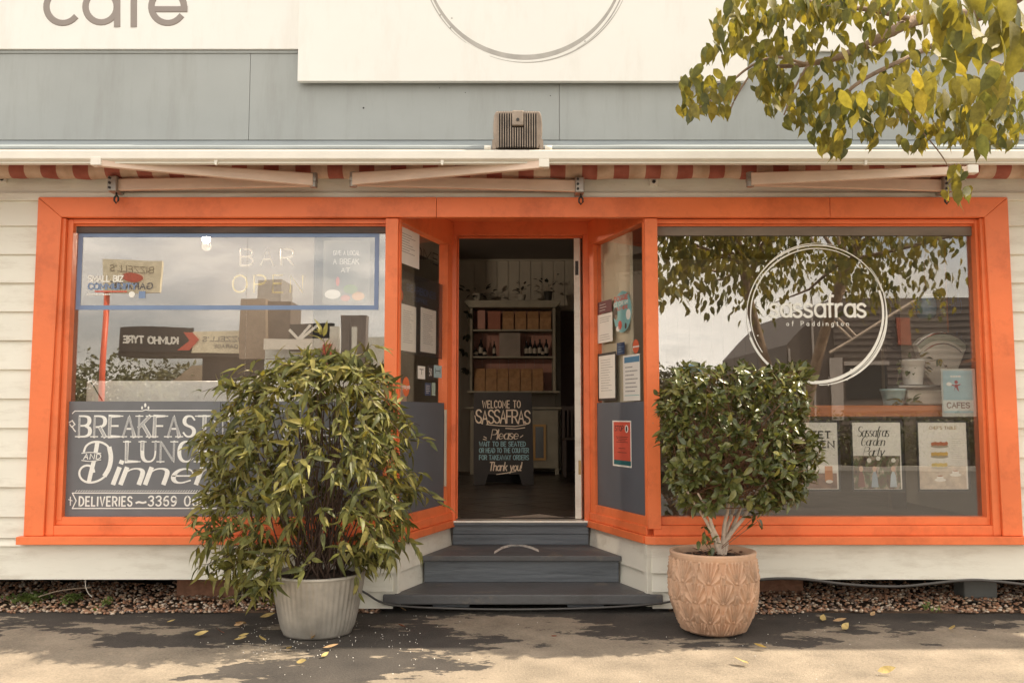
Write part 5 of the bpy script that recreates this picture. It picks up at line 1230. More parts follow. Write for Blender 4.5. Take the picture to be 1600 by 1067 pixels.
# ------------------------------------------------------------------ gravel bed, cable, rubble under the shop
GB = [mat('pebble_%d' % k, c, .8, .2, 60) for k, c in enumerate([(.42, .22, .13), (.30, .17, .11), (.50, .36, .25), (.22, .16, .13), (.60, .50, .40), (.36, .20, .12)])]
mb = MB(); mb.box(-4.4, 4.8, -.02, 1.3, -.02, .004)
ico = []; t_ = (1 + 5 ** .5) / 2
for a, b in ((1, t_), (1, -t_), (-1, t_), (-1, -t_)): ico += [(a, b, 0), (0, a, b), (b, 0, a)]
ico = [Vector(v).normalized() for v in ico]
fc = []
for i in range(12):
    for j in range(i + 1, 12):
        for k in range(j + 1, 12):
            if all((ico[p] - ico[q]).length < 1.2 for p, q in ((i, j), (j, k), (i, k))):
                n_ = (ico[j] - ico[i]).cross(ico[k] - ico[i]); fc.append((i, j, k) if n_.dot(ico[i]) > 0 else (i, k, j))
V = []; Fc = []; MI = []
for n_ in range(10500):
    x = rnd.uniform(-4.0, 4.2); y = (-.05 + .03 * math.sin(x * 3.3) + .02 * math.sin(x * 11) + .78 * rnd.random() ** 1.3)
    if -.80 < x < .95: continue
    r = rnd.uniform(.006, .014); a = rnd.uniform(0, 3.14); z = .004 + rnd.uniform(0, .012) + max(0, min(.03, y * .25))
    s_ = (r * rnd.uniform(.8, 1.5), r * rnd.uniform(.7, 1.1), r * rnd.uniform(.5, .8)); ca_, sa_ = math.cos(a), math.sin(a); b0 = len(V)
    for v in ico: q = (v.x * s_[0] * rnd.uniform(.85, 1.15), v.y * s_[1], v.z * s_[2]); V.append((x + q[0] * ca_ - q[1] * sa_, y + q[0] * sa_ + q[1] * ca_, z + q[2]))
    Fc += [tuple(b0 + k for k in f) for f in fc]; MI += [rnd.randrange(6)] * 20
me = bpy.data.meshes.new('gravel'); me.from_pydata(V, [], Fc)
for q in GB: me.materials.append(q)
me.polygons.foreach_set('material_index', MI); me.polygons.foreach_set('use_smooth', [True] * len(Fc))
o = bpy.data.objects.new('gravel', me); col.objects.link(o); tag(o, 'russet and cream pebbles along the foot of the shop', None, kind='stuff')
mb2 = MB(); mb2.box(-4.4, -.80, -.02, 1.6, -.02, .005); mb2.box(.95, 4.8, -.02, 1.6, -.02, .005)
solid('gravel_bed', 'brown earth bed under the pebbles', None, mb2, mat('brown_earth', (.09, .055, .035), .95, .4, 30), org=(0, .5, 0), kind='structure')
# understorey: bricks and stumps glimpsed below the boards
BRK = mat('old_brick', (.26, .13, .08), .9, .25, 20, bump=.4)
for (px, w_, y, h_, lab) in ((322, .19, .25, .15, 'weathered brick pier under the boards left of the vine pot'), (1215, .17, .4, .13, 'broken brick lying on the pebbles right of the terracotta pot')):
    g = G(px, 925, .0); m = MB(); x = X(px, 915, y); m.box(x - w_, x + w_, y, y + .2, .01, h_); solid('brick_block', lab, 'brick', m, BRK, bevel=.012)
g = X(1526, 915, .25); m = MB(); m.box(g - .105, g + .105, .2, .34, .01, .17); jb = solid('junction_block', 'grey plastic block below the boards at the far right', 'block', m, mat('grey_plastic', (.12, .125, .12), .5), bevel=.008)
PIPE = mat('black_conduit', (.07, .065, .062), .35)
def cable(name, lab, pts, r, m_): q = [P(px, py, y) for px, py, y in pts]; m = MB(); qq = [];  sp_ = smoothpl3(q); m.tube(sp_, r, 8); solid(name, lab, 'cable', m, m_, smooth=True)
def smoothpl3(p):
    for _ in range(3):
        o_ = [p[0]]
        for a, b in zip(p, p[1:]): o_ += [a.lerp(b, .25), a.lerp(b, .75)]
        p = o_ + [p[-1]]
    return p
cable('cable', 'black conduit drooping along the foot of the boards at the right', [(1180, 906, -.03), (1213, 903, -.04), (1260, 904, -.04), (1320, 913, -.04), (1400, 917, -.04), (1450, 912, -.04), (1512, 905, -.04), (1550, 907, -.04), (1620, 915, -.04)], .0085, PIPE)
cable('cable', 'black cable running from the boards under the lowest step', [(562, 921, -.06), (575, 928, -.06), (592, 940, -.07), (620, 947, -.07), (720, 951, -.06), (820, 952, -.06), (950, 949, -.06), (1040, 942, -.06), (1060, 935, -.05)], .0065, PIPE)
cable('cable', 'thin white wire hanging below the left boards', [(133, 903, .02), (134, 918, .03), (138, 927, .05), (144, 932, .06)], .003, WHITEP)
cable('twig', 'fallen stick lying across the pebbles at the left', [(60, 932, .06), (95, 921, .1), (143, 917, .12)], .004, BARK)
# weeds
def weeds(label, spots):
    V = []; t = []; m = MB(); v0, f0 = leaf_geo(.035, .018, 'ovate')
    for (px, py, w_, n_) in spots:
        g = G(px, py, .03)
        for k in range(n_):
            p = g + Vector((rnd.gauss(0, w_ * .45), rnd.gauss(0, .05), rnd.uniform(0, .035))); Rm = orient(Vector((rnd.uniform(-1, 1), rnd.uniform(-1, 1), .8)), Vector((0, 0, 1)) + rv(.4)); s_ = rnd.uniform(.5, 1.1); b0 = len(m.v)
            m.v += [tuple(Rm @ (Vector(q) * s_) + p) for q in v0]; m.f += [tuple(b0 + a for a in q) for q in f0]; m.mi += [0] * len(f0)
    o = m.build('weeds', leafmat('weed_green', (.15, .20, .06), .2), True); tag(o, label, None, kind='stuff')
weeds('low green weeds growing through the pebbles', [(48, 940, .13, 260), (112, 941, .06, 90), (165, 948, .03, 30), (1455, 955, .05, 25), (560, 930, .05, 50)])

# ------------------------------------------------------------------ the two big pots
g1 = G(497, 984); zc1 = -.52
P1 = thing('ribbed_pot', 'pale ribbed metal planter holding the bushy vine left of the steps', 'planter', org=(X(497, 950, zc1), zc1, 0)); r_top = 69 / FPX * (zc1 - CY); r_bot = 51 / FPX * (zc1 - CY); zt = P(497, 892, zc1).z
pr = [(.001, .004), (r_bot - .006, .004), (r_bot, .0), (r_bot + .004, .012)] + [(r_bot + .004 + (r_top - r_bot) * (t ** .75), .012 + (zt - .03) * t) for t in [k / 14 for k in range(1, 15)]] 
part(P1, 'ribbed_body', MB().lathe(pr, ORG[P1], 240, fn=lambda t, z, r: (.0026 * math.cos(48 * t) if .02 < z < zt - .02 and r > .1 else 0)), mat('brushed_zinc', (.47, .44, .39), .5, .22, 7, metal=.5, bump=.1), smooth=True)
part(P1, 'rim', MB().lathe([(r_top + .002, zt - .02), (r_top + .007, zt - .016), (r_top + .007, zt - .004), (r_top + .002, zt), (r_top - .008, zt - .002), (r_top - .02, zt - .06)], ORG[P1], 72), mat('brushed_zinc', (0, 0, 0)), smooth=True)
def soil(par, r, z, c):
    m = MB(); n_ = 36; 
    for j in range(9):
        for k in range(n_): a = 2 * math.pi * k / n_; rr = r * j / 8 + .0005; m.v.append((c[0] + rr * math.cos(a), c[1] + rr * math.sin(a), z + rnd.uniform(-.008, .010) + .02 * (1 - j / 8)))
    for j in range(8):
        for k in range(n_): m.f.append((j * n_ + k, j * n_ + (k + 1) % n_, (j + 1) * n_ + (k + 1) % n_, (j + 1) * n_ + k)); m.mi.append(0)
    part(par, 'soil', m, SOIL)
soil(P1, r_top - .008, zt - .03, ORG[P1])
y2 = -.50; P2_ = thing('terracotta_pot', 'embossed terracotta pot with leaf pattern right of the steps', 'planter', org=(X(1115, 950, y2), y2, 0))
sc2 = (y2 - CY) / FPX; zt2 = P(1115, 861, y2).z
rad = [(.001, .004), (38 * sc2, .0), (44 * sc2, .012)]
hp = [(0, 46), (.1, 52), (.2, 57), (.35, 63), (.5, 66), (.65, 66.5), (.78, 65.5), (.88, 64), (.94, 64), (.965, 65)]
def hpr(t):
    for (a, ra), (b, rb) in zip(hp, hp[1:]):
        if t <= b: return ra + (rb - ra) * (t - a) / (b - a)
    return hp[-1][1]
for k in range(1, 91): t = k / 90; rad.append((hpr(t) * sc2, .012 + (zt2 - .012) * t))
def relief(t, z, r):
    h = z / zt2
    if h < .03 or h > .93: return 0
    best = 0
    for row in range(4):
        hc = (h - (-.06 + row * .245)) / .42
        if 0 < hc < 1:
            a = (t / (2 * math.pi) * 10 + .5 * (row % 2)) % 1 * 2 - 1
            wdt = .98 * math.sqrt(max(0, 1 - hc ** 1.7))
            if abs(a) < wdt:
                e = 1 - abs(abs(a) / max(.01, wdt) - .93) / .09
                an = math.atan2(a * 1.1, hc + .08); fr = .5 + .5 * math.cos(an * 15)
                rr_ = math.hypot(a, hc); ins = .0075 * fr ** 1.5 * (1 if rr_ < .86 and abs(a) < wdt * .84 else 0)
                best = max(max(0, e) * .010, ins) if row == 0 else max(best * .0, max(0, e) * .010, ins)
    return (best - .003) * 2.0
part(P2_, 'embossed_body', MB().lathe(rad, ORG[P2_], 420, fn=relief), TERRA, smooth=True)
rt = hp[-1][1] * sc2
part(P2_, 'rim', MB().lathe([(rt - .002, zt2 - .012), (rt + .003, zt2 - .002), (rt, zt2 + .006), (rt - .012, zt2 + .008), (rt - .024, zt2), (rt - .03, zt2 - .06)], ORG[P2_], 72), TERRA, smooth=True)
soil(P2_, rt - .024, zt2 - .035, ORG[P2_])
# bark chips on the soil are part of the pot
m = MB()
for k in range(90):
    a = rnd.uniform(0, 6.28); r_ = rt * .85 * math.sqrt(rnd.random()); p = Vector((ORG[P2_].x + r_ * math.cos(a), y2 + r_ * math.sin(a), zt2 - .012)); s_ = rnd.uniform(.008, .02); a = rnd.uniform(0, 3); q = Vector((math.cos(a), math.sin(a), rnd.uniform(-.3, .3))) * s_; n_ = Vector((-q.y, q.x, 0)) * .4
    m.face([p - q - n_, p + q - n_, p + q + n_, p - q + n_])
part(P2_, 'bark_chips', m, mat('bark_chip', (.16, .08, .045), .9, .4, 40), kind='stuff')

# ------------------------------------------------------------------ left plant: a dense vine
VG = [leaf_geo(.112, .030, 'lance', .35, .25), leaf_geo(.10, .028, 'lance', .3, .45, curl=.15), leaf_geo(.085, .030, 'lance', .2, .1), leaf_geo(.12, .027, 'lance', .45, .6, curl=-.2)]
VM = [leafmat('vine_leaf', (.155, .158, .045), spec=.3), leafmat('vine_leaf_dark', (.09, .10, .036), spec=.3), leafmat('vine_leaf_olive', (.21, .19, .055), spec=.3), leafmat('vine_leaf_mid', (.165, .165, .045), spec=.3), leafmat('vine_leaf_dark', (0, 0, 0)), leafmat('vine_leaf_pale', (.28, .27, .10), spec=.3), leafmat('vine_leaf', (0, 0, 0)), leafmat('vine_leaf_yellow', (.27, .235, .07), spec=.3), leafmat('vine_leaf_olive', (0, 0, 0))]
VINE = thing('potted_vine', 'dense bushy vine with narrow drooping leaves in the ribbed metal pot', 'plant', org=(ORG[P1].x, zc1, zt - .03))
base = ORG[VINE]
def prof_v(py):
    tab = [(556, 8, 25), (574, 70, 70), (600, 125, 105), (630, 158, 122), (665, 180, 140), (710, 190, 152), (760, 188, 148), (810, 195, 142), (850, 185, 122), (890, 165, 75), (925, 130, 40)]
    for a, b in zip(tab, tab[1:]):
        if py <= b[0]: t = (py - a[0]) / (b[0] - a[0]); return a[1] + (b[1] - a[1]) * t, a[2] + (b[2] - a[2]) * t
    return tab[-1][1:]
lv = []; tw = MB()
def inside_gap(px, py, fr):   # open centre low down where the bare stems show
    return fr and abs(px - 520) < 40 and 760 < py < 890 and rnd.random() < .7
ncl = 0
while ncl < 760:
    py = rnd.uniform(558, 925); a, b = prof_v(py); th_ = rnd.uniform(0, 2 * math.pi); front = math.sin(th_) < 0
    rr_ = rnd.uniform(.45, 1.0) ** .5
    cxp = 500; px = cxp + math.cos(th_) * (b if math.cos(th_) > 0 else a) * rr_
    if py > 880 and px > 430: continue
    if inside_gap(px, py, front and rr_ > .3): continue
    dep = math.sin(th_) * .44 * rr_ * (min(a, b) / 150 if py < 700 else 1)
    y = -.56 + dep
    if y > -.15: y = -.15 - rnd.random() * .1
    c_ = P(px, py, y); ncl += 1
    outw = Vector((math.cos(th_), math.sin(th_), 0))
    ax = (outw * .8 + Vector((0, 0, -.55 if py > 620 else .1)) + rv(.45)).normalized()
    L_ = rnd.uniform(.10, .2); tw.tube([c_ - ax * L_ * .6, c_, c_ + ax * L_ * .5], .0013, 3, cap=False)
    for k in range(rnd.randint(6, 9)):
        t_ = rnd.uniform(-.6, .5); p = c_ + ax * L_ * t_
        d = ax * .7 + rv(1.0) + Vector((0, 0, -.25)); nn = outw * .5 + Vector((0, -.35, .7)) + rv(.8)
        lv.append((p, d, nn, rnd.uniform(.38, 1.0)))
# long wisps leaving the outline
for (px, py, ex, ey) in ((450, 560, 345, 592), (440, 600, 315, 612), (400, 650, 308, 680), (360, 690, 296, 720), (560, 560, 600, 545), (510, 560, 500, 520), (620, 700, 672, 690), (630, 760, 690, 790), (600, 820, 655, 860), (360, 800, 300, 800), (350, 840, 310, 870), (380, 880, 345, 925), (420, 890, 400, 935), (545, 850, 560, 925), (455, 880, 470, 935), (520, 560, 560, 560)):
    q0 = P(px, py, -.62); q1 = P(ex, ey, -.68); mid = q0.lerp(q1, .5) + Vector((0, 0, .05)); tw.tube([q0, mid, q1], .0014, 4, cap=False)
    for k in range(9):
        t_ = k / 8; p = q0.lerp(mid, t_ * 2) if t_ < .5 else mid.lerp(q1, t_ * 2 - 1); d = (q1 - q0).normalized() * .8 + rv(.6) + Vector((0, 0, -.3)); lv.append((p, d, Vector((0, -.5, .7)) + rv(.4), rnd.uniform(.6, 1.0)))
st = MB()
for k in range(64):
    a = rnd.uniform(0, 6.28); r_ = rnd.uniform(.02, .15); p0 = base + Vector((r_ * math.cos(a), r_ * math.sin(a), 0)); py = rnd.uniform(570, 800); aa, bb = prof_v(py); t_ = rnd.uniform(-1, 1)
    e = P(505 + (bb if t_ > 0 else aa) * t_ * .7, py, -.54 + rnd.uniform(-.25, .2)); mid = p0.lerp(e, .5) + rv(.06); st.tube(smoothpl3([p0, p0.lerp(mid, .5) + rv(.03), mid, e]), [.005 - .003 * q / 32 for q in range(33)][:len(smoothpl3([p0, p0, p0, p0]))], 4)
part(VINE, 'stems', st, mat('red_brown_stem', (.07, .042, .03), .8, .3, 20)); part(VINE, 'twigs', tw, mat('red_brown_stem', (0, 0, 0)), kind='stuff')
foliage(VINE, lv, VG, VM, nparts=300)

# ------------------------------------------------------------------ right plant: clipped shrub
SGm = [leaf_geo(.062, .028, 'ovate', .3, .2), leaf_geo(.055, .026, 'ovate', .4, .35), leaf_geo(.068, .027, 'ovate', .25, .1)]
SM = [leafmat('shrub_leaf', (.11, .125, .036), .18, .3, .6), leafmat('shrub_leaf_dark', (.07, .088, .028), .15, .28, .6), leafmat('shrub_leaf_olive', (.165, .16, .045), .2, .3, .6), leafmat('shrub_leaf', (0, 0, 0)), leafmat('shrub_leaf_light', (.18, .18, .055), .25, .32)]
SH = thing('potted_shrub', 'clipped glossy leaved shrub with pale forked stems in the terracotta pot', 'plant', org=(ORG[P2_].x + .03, y2, zt2 - .03))
tabs = [(566, 70, 95), (578, 105, 125), (600, 116, 128), (630, 120, 120), (655, 132, 112), (675, 136, 126), (700, 118, 142), (735, 118, 136), (760, 108, 122), (782, 98, 100), (800, 66, 48), (810, 30, 20)]
def prof_s(py):
    for a, b in zip(tabs, tabs[1:]):
        if py <= b[0]: t = (py - a[0]) / (b[0] - a[0]); return a[1] + (b[1] - a[1]) * t, a[2] + (b[2] - a[2]) * t
    return tabs[-1][1:]
lv = []; tw = MB(); n_ = 0; ends = []
while n_ < 760:
    py = rnd.uniform(572, 796); a, b = prof_s(py); th_ = rnd.uniform(0, 6.283); rr_ = rnd.uniform(.35, 1) ** .45
    co, si = math.cos(th_), math.sin(th_); sq = 1 / max(abs(co), abs(si)) ** .35
    px = 1150 + co * sq * (b if co > 0 else a) * rr_ * rnd.uniform(.93, 1.04)
    if 745 < py and abs(px - 1140) < 55 and rnd.random() < .6: continue
    y = y2 + si * sq * .33 * rr_ * (1 if py < 740 else .8)
    if y > -.14: y = -.14
    c_ = P(px, py, y); n_ += 1; ends.append(c_)
    ax = (Vector((co, si, .5 if py < 700 else .1)) + rv(.4)).normalized()
    tw.tube([c_ - ax * .09, c_], .0018, 3, cap=False)
    for k in range(rnd.randint(6, 8)):
        d = ax * .5 + rv(.8) + Vector((0, 0, -.12)); lv.append((c_ + rv(.018) - ax * rnd.uniform(0, .05), d, ax + Vector((0, -.2, .6)) + rv(.5), rnd.uniform(.6, 1.12)))
for (px, py) in ((1100, 828), (1096, 842), (1108, 850), (1178, 808), (1183, 815), (1102, 836), (1110, 858)):
    c_ = P(px, py, y2 - .05)
    for k in range(4): lv.append((c_ + rv(.02), rv() + Vector((0, 0, -.2)), Vector((0, -.4, .8)), .9))
    tw.tube([P(1115, 866, y2 - .03), c_], .0018, 4)
st = MB(); b0 = P(1127, 866, y2)
forks = [((1127, 866), (1124, 845), (1112, 822), (1108, 800), (1090, 770)), ((1127, 866), (1130, 840), (1132, 815), (1140, 790), (1135, 745)), ((1129, 866), (1137, 838), (1150, 812), (1160, 785), (1185, 740)), ((1126, 866), (1120, 850), (1104, 812), (1080, 780), (1060, 740)), ((1130, 850), (1145, 828), (1165, 806), (1178, 775), (1215, 720)), ((1128, 860), (1133, 830), (1146, 800), (1150, 760), (1160, 700))]
for fi, f in enumerate(forks):
    dy = (fi % 3 - 1) * .07; q = [P(x, y, y2 + dy * k / 2) for k, (x, y) in enumerate(f)]; q[0] = q[0] - Vector((0, 0, .05)) if fi < 4 else q[0]; qq = smoothpl3(q); k_ = len(qq); st.tube(qq, [.015 - .0105 * i / k_ for i in range(k_)], 8)
part(SH, 'trunk', st, mat('white_bark', (.58, .47, .38), .75, .2, 30, bump=.4), smooth=True)
bt_ = MB()
for k in range(170):
    e = rnd.choice(ends); f = rnd.choice(forks); s0 = P(f[3][0], f[3][1], y2).lerp(P(f[4][0], f[4][1], y2), rnd.random()); bt_.tube([s0, s0.lerp(e, .5) + rv(.03), e], [.004, .003, .0015], 4, cap=False)
part(SH, 'branches', bt_, mat('russet_twig', (.22, .12, .07), .8, .2, 30), kind='stuff'); part(SH, 'twigs', tw, mat('russet_twig', (0, 0, 0)), kind='stuff')
foliage(SH, lv, SGm, SM, nparts=300)

# ------------------------------------------------------------------ street tree: trunk stands behind the camera, boughs hang over the shop
TG = [leaf_geo(.112, .050, 'ovate', .22, .18, tip=1, n=6), leaf_geo(.10, .045, 'ovate', .35, .3, tip=1, n=6), leaf_geo(.11, .052, 'ovate', .15, .1, tip=1, n=6)]
TM = [leafmat('tree_leaf', (.185, .165, .04), .42, .55, .3), leafmat('tree_leaf_green', (.135, .14, .045), .4, .55, .3), leafmat('tree_leaf_yellow', (.20, .18, .045), .45, .55, .3), leafmat('tree_leaf_deep', (.10, .11, .045), .35, .55, .3), leafmat('tree_leaf_gold', (.25, .205, .045), .45, .55, .3)]
TR = thing('street_tree', 'yellow green broad leaved tree whose boughs hang over the upper right of the shopfront', 'tree', org=(3.9, -7.0, -.03))
yT = -1.55
tk = MB(); lv = []
def bough(pts, r0, r1): q = smoothpl3([Vector(p) for p in pts]); n_ = len(q); tk.tube(q, [r0 + (r1 - r0) * i / n_ for i in range(n_)], 8); return q
bough([(3.9, -7, -.1), (3.85, -7, 1.0), (3.55, -6.9, 1.9), (3.35, -6.8, 2.6), (3.0, -6.3, 3.6), (2.7, -5.6, 4.6)], .09, .045)
bough([(3.9, -7, .3), (4.1, -7, 1.2), (4.35, -6.9, 2.2), (4.6, -6.7, 3.2), (5.0, -6.2, 4.4)], .10, .045)
bough([(4.2, -6.95, 1.6), (4.55, -7.3, 2.4), (5.1, -7.8, 3.4)], .07, .035)
e1 = P(1300, 85, yT); e2 = P(1440, 26, yT + .1)
bough([(3.25, -6.7, 3.0), (3.3, -5.0, 3.75), (3.0, -3.4, 3.9), tuple(P(1600, 22, yT)), tuple(e2), tuple(P(1395, 48, yT)), tuple(P(1330, 85, yT)), tuple(P(1262, 102, yT + .1)), tuple(P(1200, 105, yT + .1))], .05, .006)
bough([tuple(P(1420, 30, yT)), tuple(P(1350, 12, yT)), tuple(P(1290, 15, yT)), tuple(P(1240, -10, yT))], .013, .008)
bough([tuple(P(1640, 90, yT)), tuple(P(1580, 118, yT)), tuple(P(1480, 60, yT + .2)), tuple(P(1420, 90, yT + .1)), tuple(P(1350, 122, yT)), tuple(P(1310, 155, yT))], .018, .006)
bough([tuple(P(1262, 102, yT)), tuple(P(1210, 85, yT)), tuple(P(1160, 110, yT)), tuple(P(1130, 145, yT)), tuple(P(1090, 170, yT))], .008, .003)
bough([tuple(P(1180, 105, yT)), tuple(P(1150, 150, yT)), tuple(P(1140, 175, yT))], .005, .003)
bough([tuple(P(1262, 102, yT)), tuple(P(1240, 140, yT)), tuple(P(1225, 180, yT))], .006, .003)
bough([tuple(P(1400, 150, yT)), tuple(P(1440, 205, yT)), tuple(P(1470, 240, yT)), tuple(P(1486, 268, yT))], .004, .002)
def cl(px, py, rx, ry, n, y=None, s0=.5, s1=.92):
    for k in range(int(n * 1.6)):
        a = rnd.uniform(0, 6.28); r_ = math.sqrt(rnd.random()); p = P(px + rx * r_ * math.cos(a), py + ry * r_ * math.sin(a), (yT if y is None else y) + rnd.uniform(-.22, .22))
        d = Vector((rnd.gauss(0, .4), rnd.gauss(0, .4), -1)); nn = Vector((rnd.uniform(-1.6, 1.6), rnd.choice((-1, -1, -1, 1)), rnd.uniform(-.3, .6)))
        lv.append((p - d * .06, d, nn, rnd.uniform(s0, s1)))
for a in ((1140, 45, 22, 30, 16), (1160, 8, 35, 22, 20), (1215, 20, 45, 32, 42), (1275, 15, 50, 30, 38), (1345, 12, 50, 22, 30), (1130, 88, 14, 28, 10), (1180, 65, 30, 35, 26), (1105, 100, 16, 15, 5), (1085, 150, 22, 28, 16), (1110, 165, 26, 26, 16), (1072, 185, 10, 18, 6), (1140, 140, 12, 25, 7), (1135, 178, 8, 14, 4),
          (1200, 130, 28, 28, 22), (1235, 85, 40, 30, 26), (1210, 165, 28, 25, 20), (1255, 150, 35, 32, 28), (1262, 195, 30, 20, 16), (1300, 40, 45, 35, 30), (1320, 110, 35, 30, 22), (1310, 180, 35, 28, 24), (1290, 225, 26, 22, 18), (1360, 60, 40, 40, 30), (1375, 180, 40, 38, 30), (1358, 225, 14, 18, 8),
          (1420, 130, 40, 45, 34), (1440, 185, 38, 36, 26), (1425, 225, 25, 18, 10), (1480, 210, 28, 28, 18), (1520, 180, 40, 40, 28), (1560, 215, 35, 30, 22), (1590, 190, 25, 40, 16), (1530, 235, 30, 18, 12), (1575, 140, 35, 30, 16), (1450, 60, 40, 30, 22), (1400, 20, 40, 20, 18), (1493, 285, 15, 14, 5), (1500, 303, 14, 14, 5), (1492, 318, 10, 8, 3), (1305, 240, 16, 10, 6)): cl(*a)
# big leaves close to the lens
for a in ((1520, 30, 55, 30, 16), (1480, 55, 25, 40, 8), (1570, 60, 40, 45, 14), (1460, 20, 20, 20, 5), (1510, 90, 40, 18, 6)): cl(a[0], a[1], a[2], a[3], a[4], -2.9, .8, 1.1)
for a in ((1470, 145, 35, 35, 14), (1540, 150, 35, 35, 12), (1400, 150, 30, 30, 8), (1345, 165, 20, 30, 6), (1530, 205, 20, 30, 5)): cl(a[0], a[1], a[2], a[3], a[4], -2.0, .9, 1.2)
# crown above and behind the camera
crown = []
for k in range(300):
    cx_ = rnd.uniform(.6, 7.0); cy_ = rnd.uniform(-9, -3.6); cz_ = rnd.uniform(2.75, 5.2)
    if (cx_ - 3.9) ** 2 / 11 + (cy_ + 6.2) ** 2 / 12 + (cz_ - 4.0) ** 2 / 2.2 > 1: continue
    if cy_ > -5 and cz_ < 1.18 + .52 * (cy_ - CY) + .35: continue
    crown.append((cx_, cy_, cz_))
    for q in range(25):
        lv.append((Vector((cx_, cy_, cz_)) + Vector((rnd.gauss(0, .2), rnd.gauss(0, .2), rnd.gauss(0, .16))), Vector((rnd.gauss(0, .35), rnd.gauss(0, .35), -1)), rv(), rnd.uniform(.9, 1.35)))
for c_ in crown[::8]:
    s0 = Vector((3.2, -6.5, 3.2)) if c_[0] < 3.8 else Vector((4.6, -6.7, 3.3)); m_ = s0.lerp(Vector(c_), .5) + rv(.15); tk.tube([s0, m_, c_], [.03, .018, .006], 5, cap=False)
part(TR, 'trunk', tk, TRUNKM if False else mat('tree_bark', (.30, .21, .15), .85, .35, 16, bump=.5), smooth=True)
foliage(TR, lv, TG, TM, nparts=300)

# ------------------------------------------------------------------ fallen leaves and specks
LFm = [leafmat('fallen_yellow', (.48, .36, .14), .1), leafmat('fallen_rust', (.33, .10, .05), .1), leafmat('fallen_tan', (.50, .33, .18), .1)]
fg = leaf_geo(.075, .028, 'ovate', .3, -.25, n=5, curl=.3)
spots = [((260, 973), 0, 'pale yellow leaf fallen on the dark asphalt left of the metal pot'), ((303, 993), 0, None), ((365, 1000), 0, None), ((372, 995), 0, None), ((385, 975), 2, None), ((440, 965), 2, None), ((448, 975), 0, None), ((406, 965), 0, None), ((365, 978), 2, None), ((350, 990), 1, None), ((492, 996), 2, None), ((455, 1013), 0, None), ((463, 1035), 0, None), ((504, 1013), 2, None), ((502, 1027), 0, None), ((552, 972), 2, None), ((634, 955), 2, 'orange curled leaf beside the left end of the lowest step'), ((634, 980), 1, None), ((870, 995), 1, 'red brown leaf lying alone on the pale asphalt before the steps'), ((415, 1002), 0, None), ((1160, 966), 2, None), ((1285, 971), 0, None), ((1301, 971), 2, None), ((1316, 984), 0, None), ((1361, 963), 2, 'orange brown leaf on the dark asphalt in front of the right window'), ((1199, 1013), 0, 'pale crumpled leaf below the terracotta pot'), ((1371, 1050), 0, None), ((1484, 981), 0, None), ((1170, 1038), 0, None)]
for k, ((px, py), mi, lab) in enumerate(spots):
    g = G(px, py, .004); me = bpy.data.meshes.new('fallen_leaf'); me.from_pydata(fg[0], [], fg[1]); me.materials.append(LFm[mi]); me.polygons.foreach_set('use_smooth', [True] * len(fg[1]))
    o = bpy.data.objects.new('fallen_leaf', me); col.objects.link(o); s_ = rnd.uniform(.6, 1.15)
    o.matrix_world = Matrix.Translation(g + Vector((0, 0, .006))) @ Matrix.Rotation(rnd.uniform(0, 6.28), 4, 'Z') @ Matrix.Rotation(rnd.uniform(-.35, .35), 4, 'Y') @ Matrix.Scale(s_, 4)
    tag(o, lab or 'small dry leaf fallen on the asphalt near the pots', 'leaf', None if lab else 'fallen leaves on the asphalt')
m = MB()
for k in range(230):
    px, py = rnd.choice(((470, 1020, 60, 24), (560, 985, 60, 20), (450, 1000, 50, 14), (620, 1000, 50, 26), (400, 985, 60, 16), (1200, 1000, 200, 30)))[:2], 0
    c_, _ = px, 0
    b_ = {(470, 1020): (60, 24), (560, 985): (60, 20), (450, 1000): (50, 14), (620, 1000): (50, 26), (400, 985): (60, 16), (1200, 1000): (200, 30)}[c_]
    g = G(rnd.gauss(c_[0], b_[0]), max(962, rnd.gauss(c_[1], b_[1])), .0); r_ = rnd.uniform(.001, .0035)
    m.lathe([(.0005, -.002), (r_, 0), (.0005, r_)], (g.x, g.y, .001), 5)
o = m.build('white_specks', mat('perlite_white', (.75, .72, .66), .8)); tag(o, 'white specks of perlite scattered on the dark asphalt', None, kind='stuff')

# ------------------------------------------------------------------ across the street (seen only in the window glass)
def across(D): return Surf((0, -D), math.pi, mirror=.052)
def flat(px, py, D):
    u, z = across(D).hit(px, py); return Vector((-u, -D, z))       # world point
def mbox(mb, b, D, dep, z0=None, m=0):
    a = flat(b[0], b[1], D); c = flat(b[2], b[3], D); mb.box(a.x, c.x, -D - dep, -D, c.z if z0 is None else z0, a.z, m); return mb
PS = across(17); t = thing('pole_sign', 'cream garage sign on an orange pole across the street, mirrored in the left window', 'sign', org=(flat(155, 600, 17).x, -17, 0))
a_ = flat(156, 600, 17); b_ = flat(163, 455, 17)
part(t, 'pole', MB().tube([(a_.x, -17.05, 0), (b_.x, -17.05, b_.z)], .075, 12), mat('orange_red_post', (.75, .12, .05), .4), smooth=True)
m = MB(); mbox(m, (160, 405, 250, 457), 16.95, .12); part(t, 'sign_box', m, mat('cream_sign_box', (.86, .78, .58), .5))
def atxt(par, D, text, b, wpx, mm, **k):
    s = across(D); u0, u1, z0, z1 = pxbox(s, b); m = MB(); words(m, text, u0, u1, z0, z1, wpx * (u1 - u0) / (b[2] - b[0]), 0, **k)
    m.v = [(-v[0], -D - v[1], v[2]) for v in m.v]; part(par, 'lettering', m, mm)
atxt(t, 16.93, "BIZZELL'S", (172, 414, 238, 423), 1.6, mat('faded_grey_print', (.35, .3, .22))); atxt(t, 16.93, 'GARAGE', (172, 440, 238, 450), 2, mat('navy_sign_print', (.10, .12, .18)))
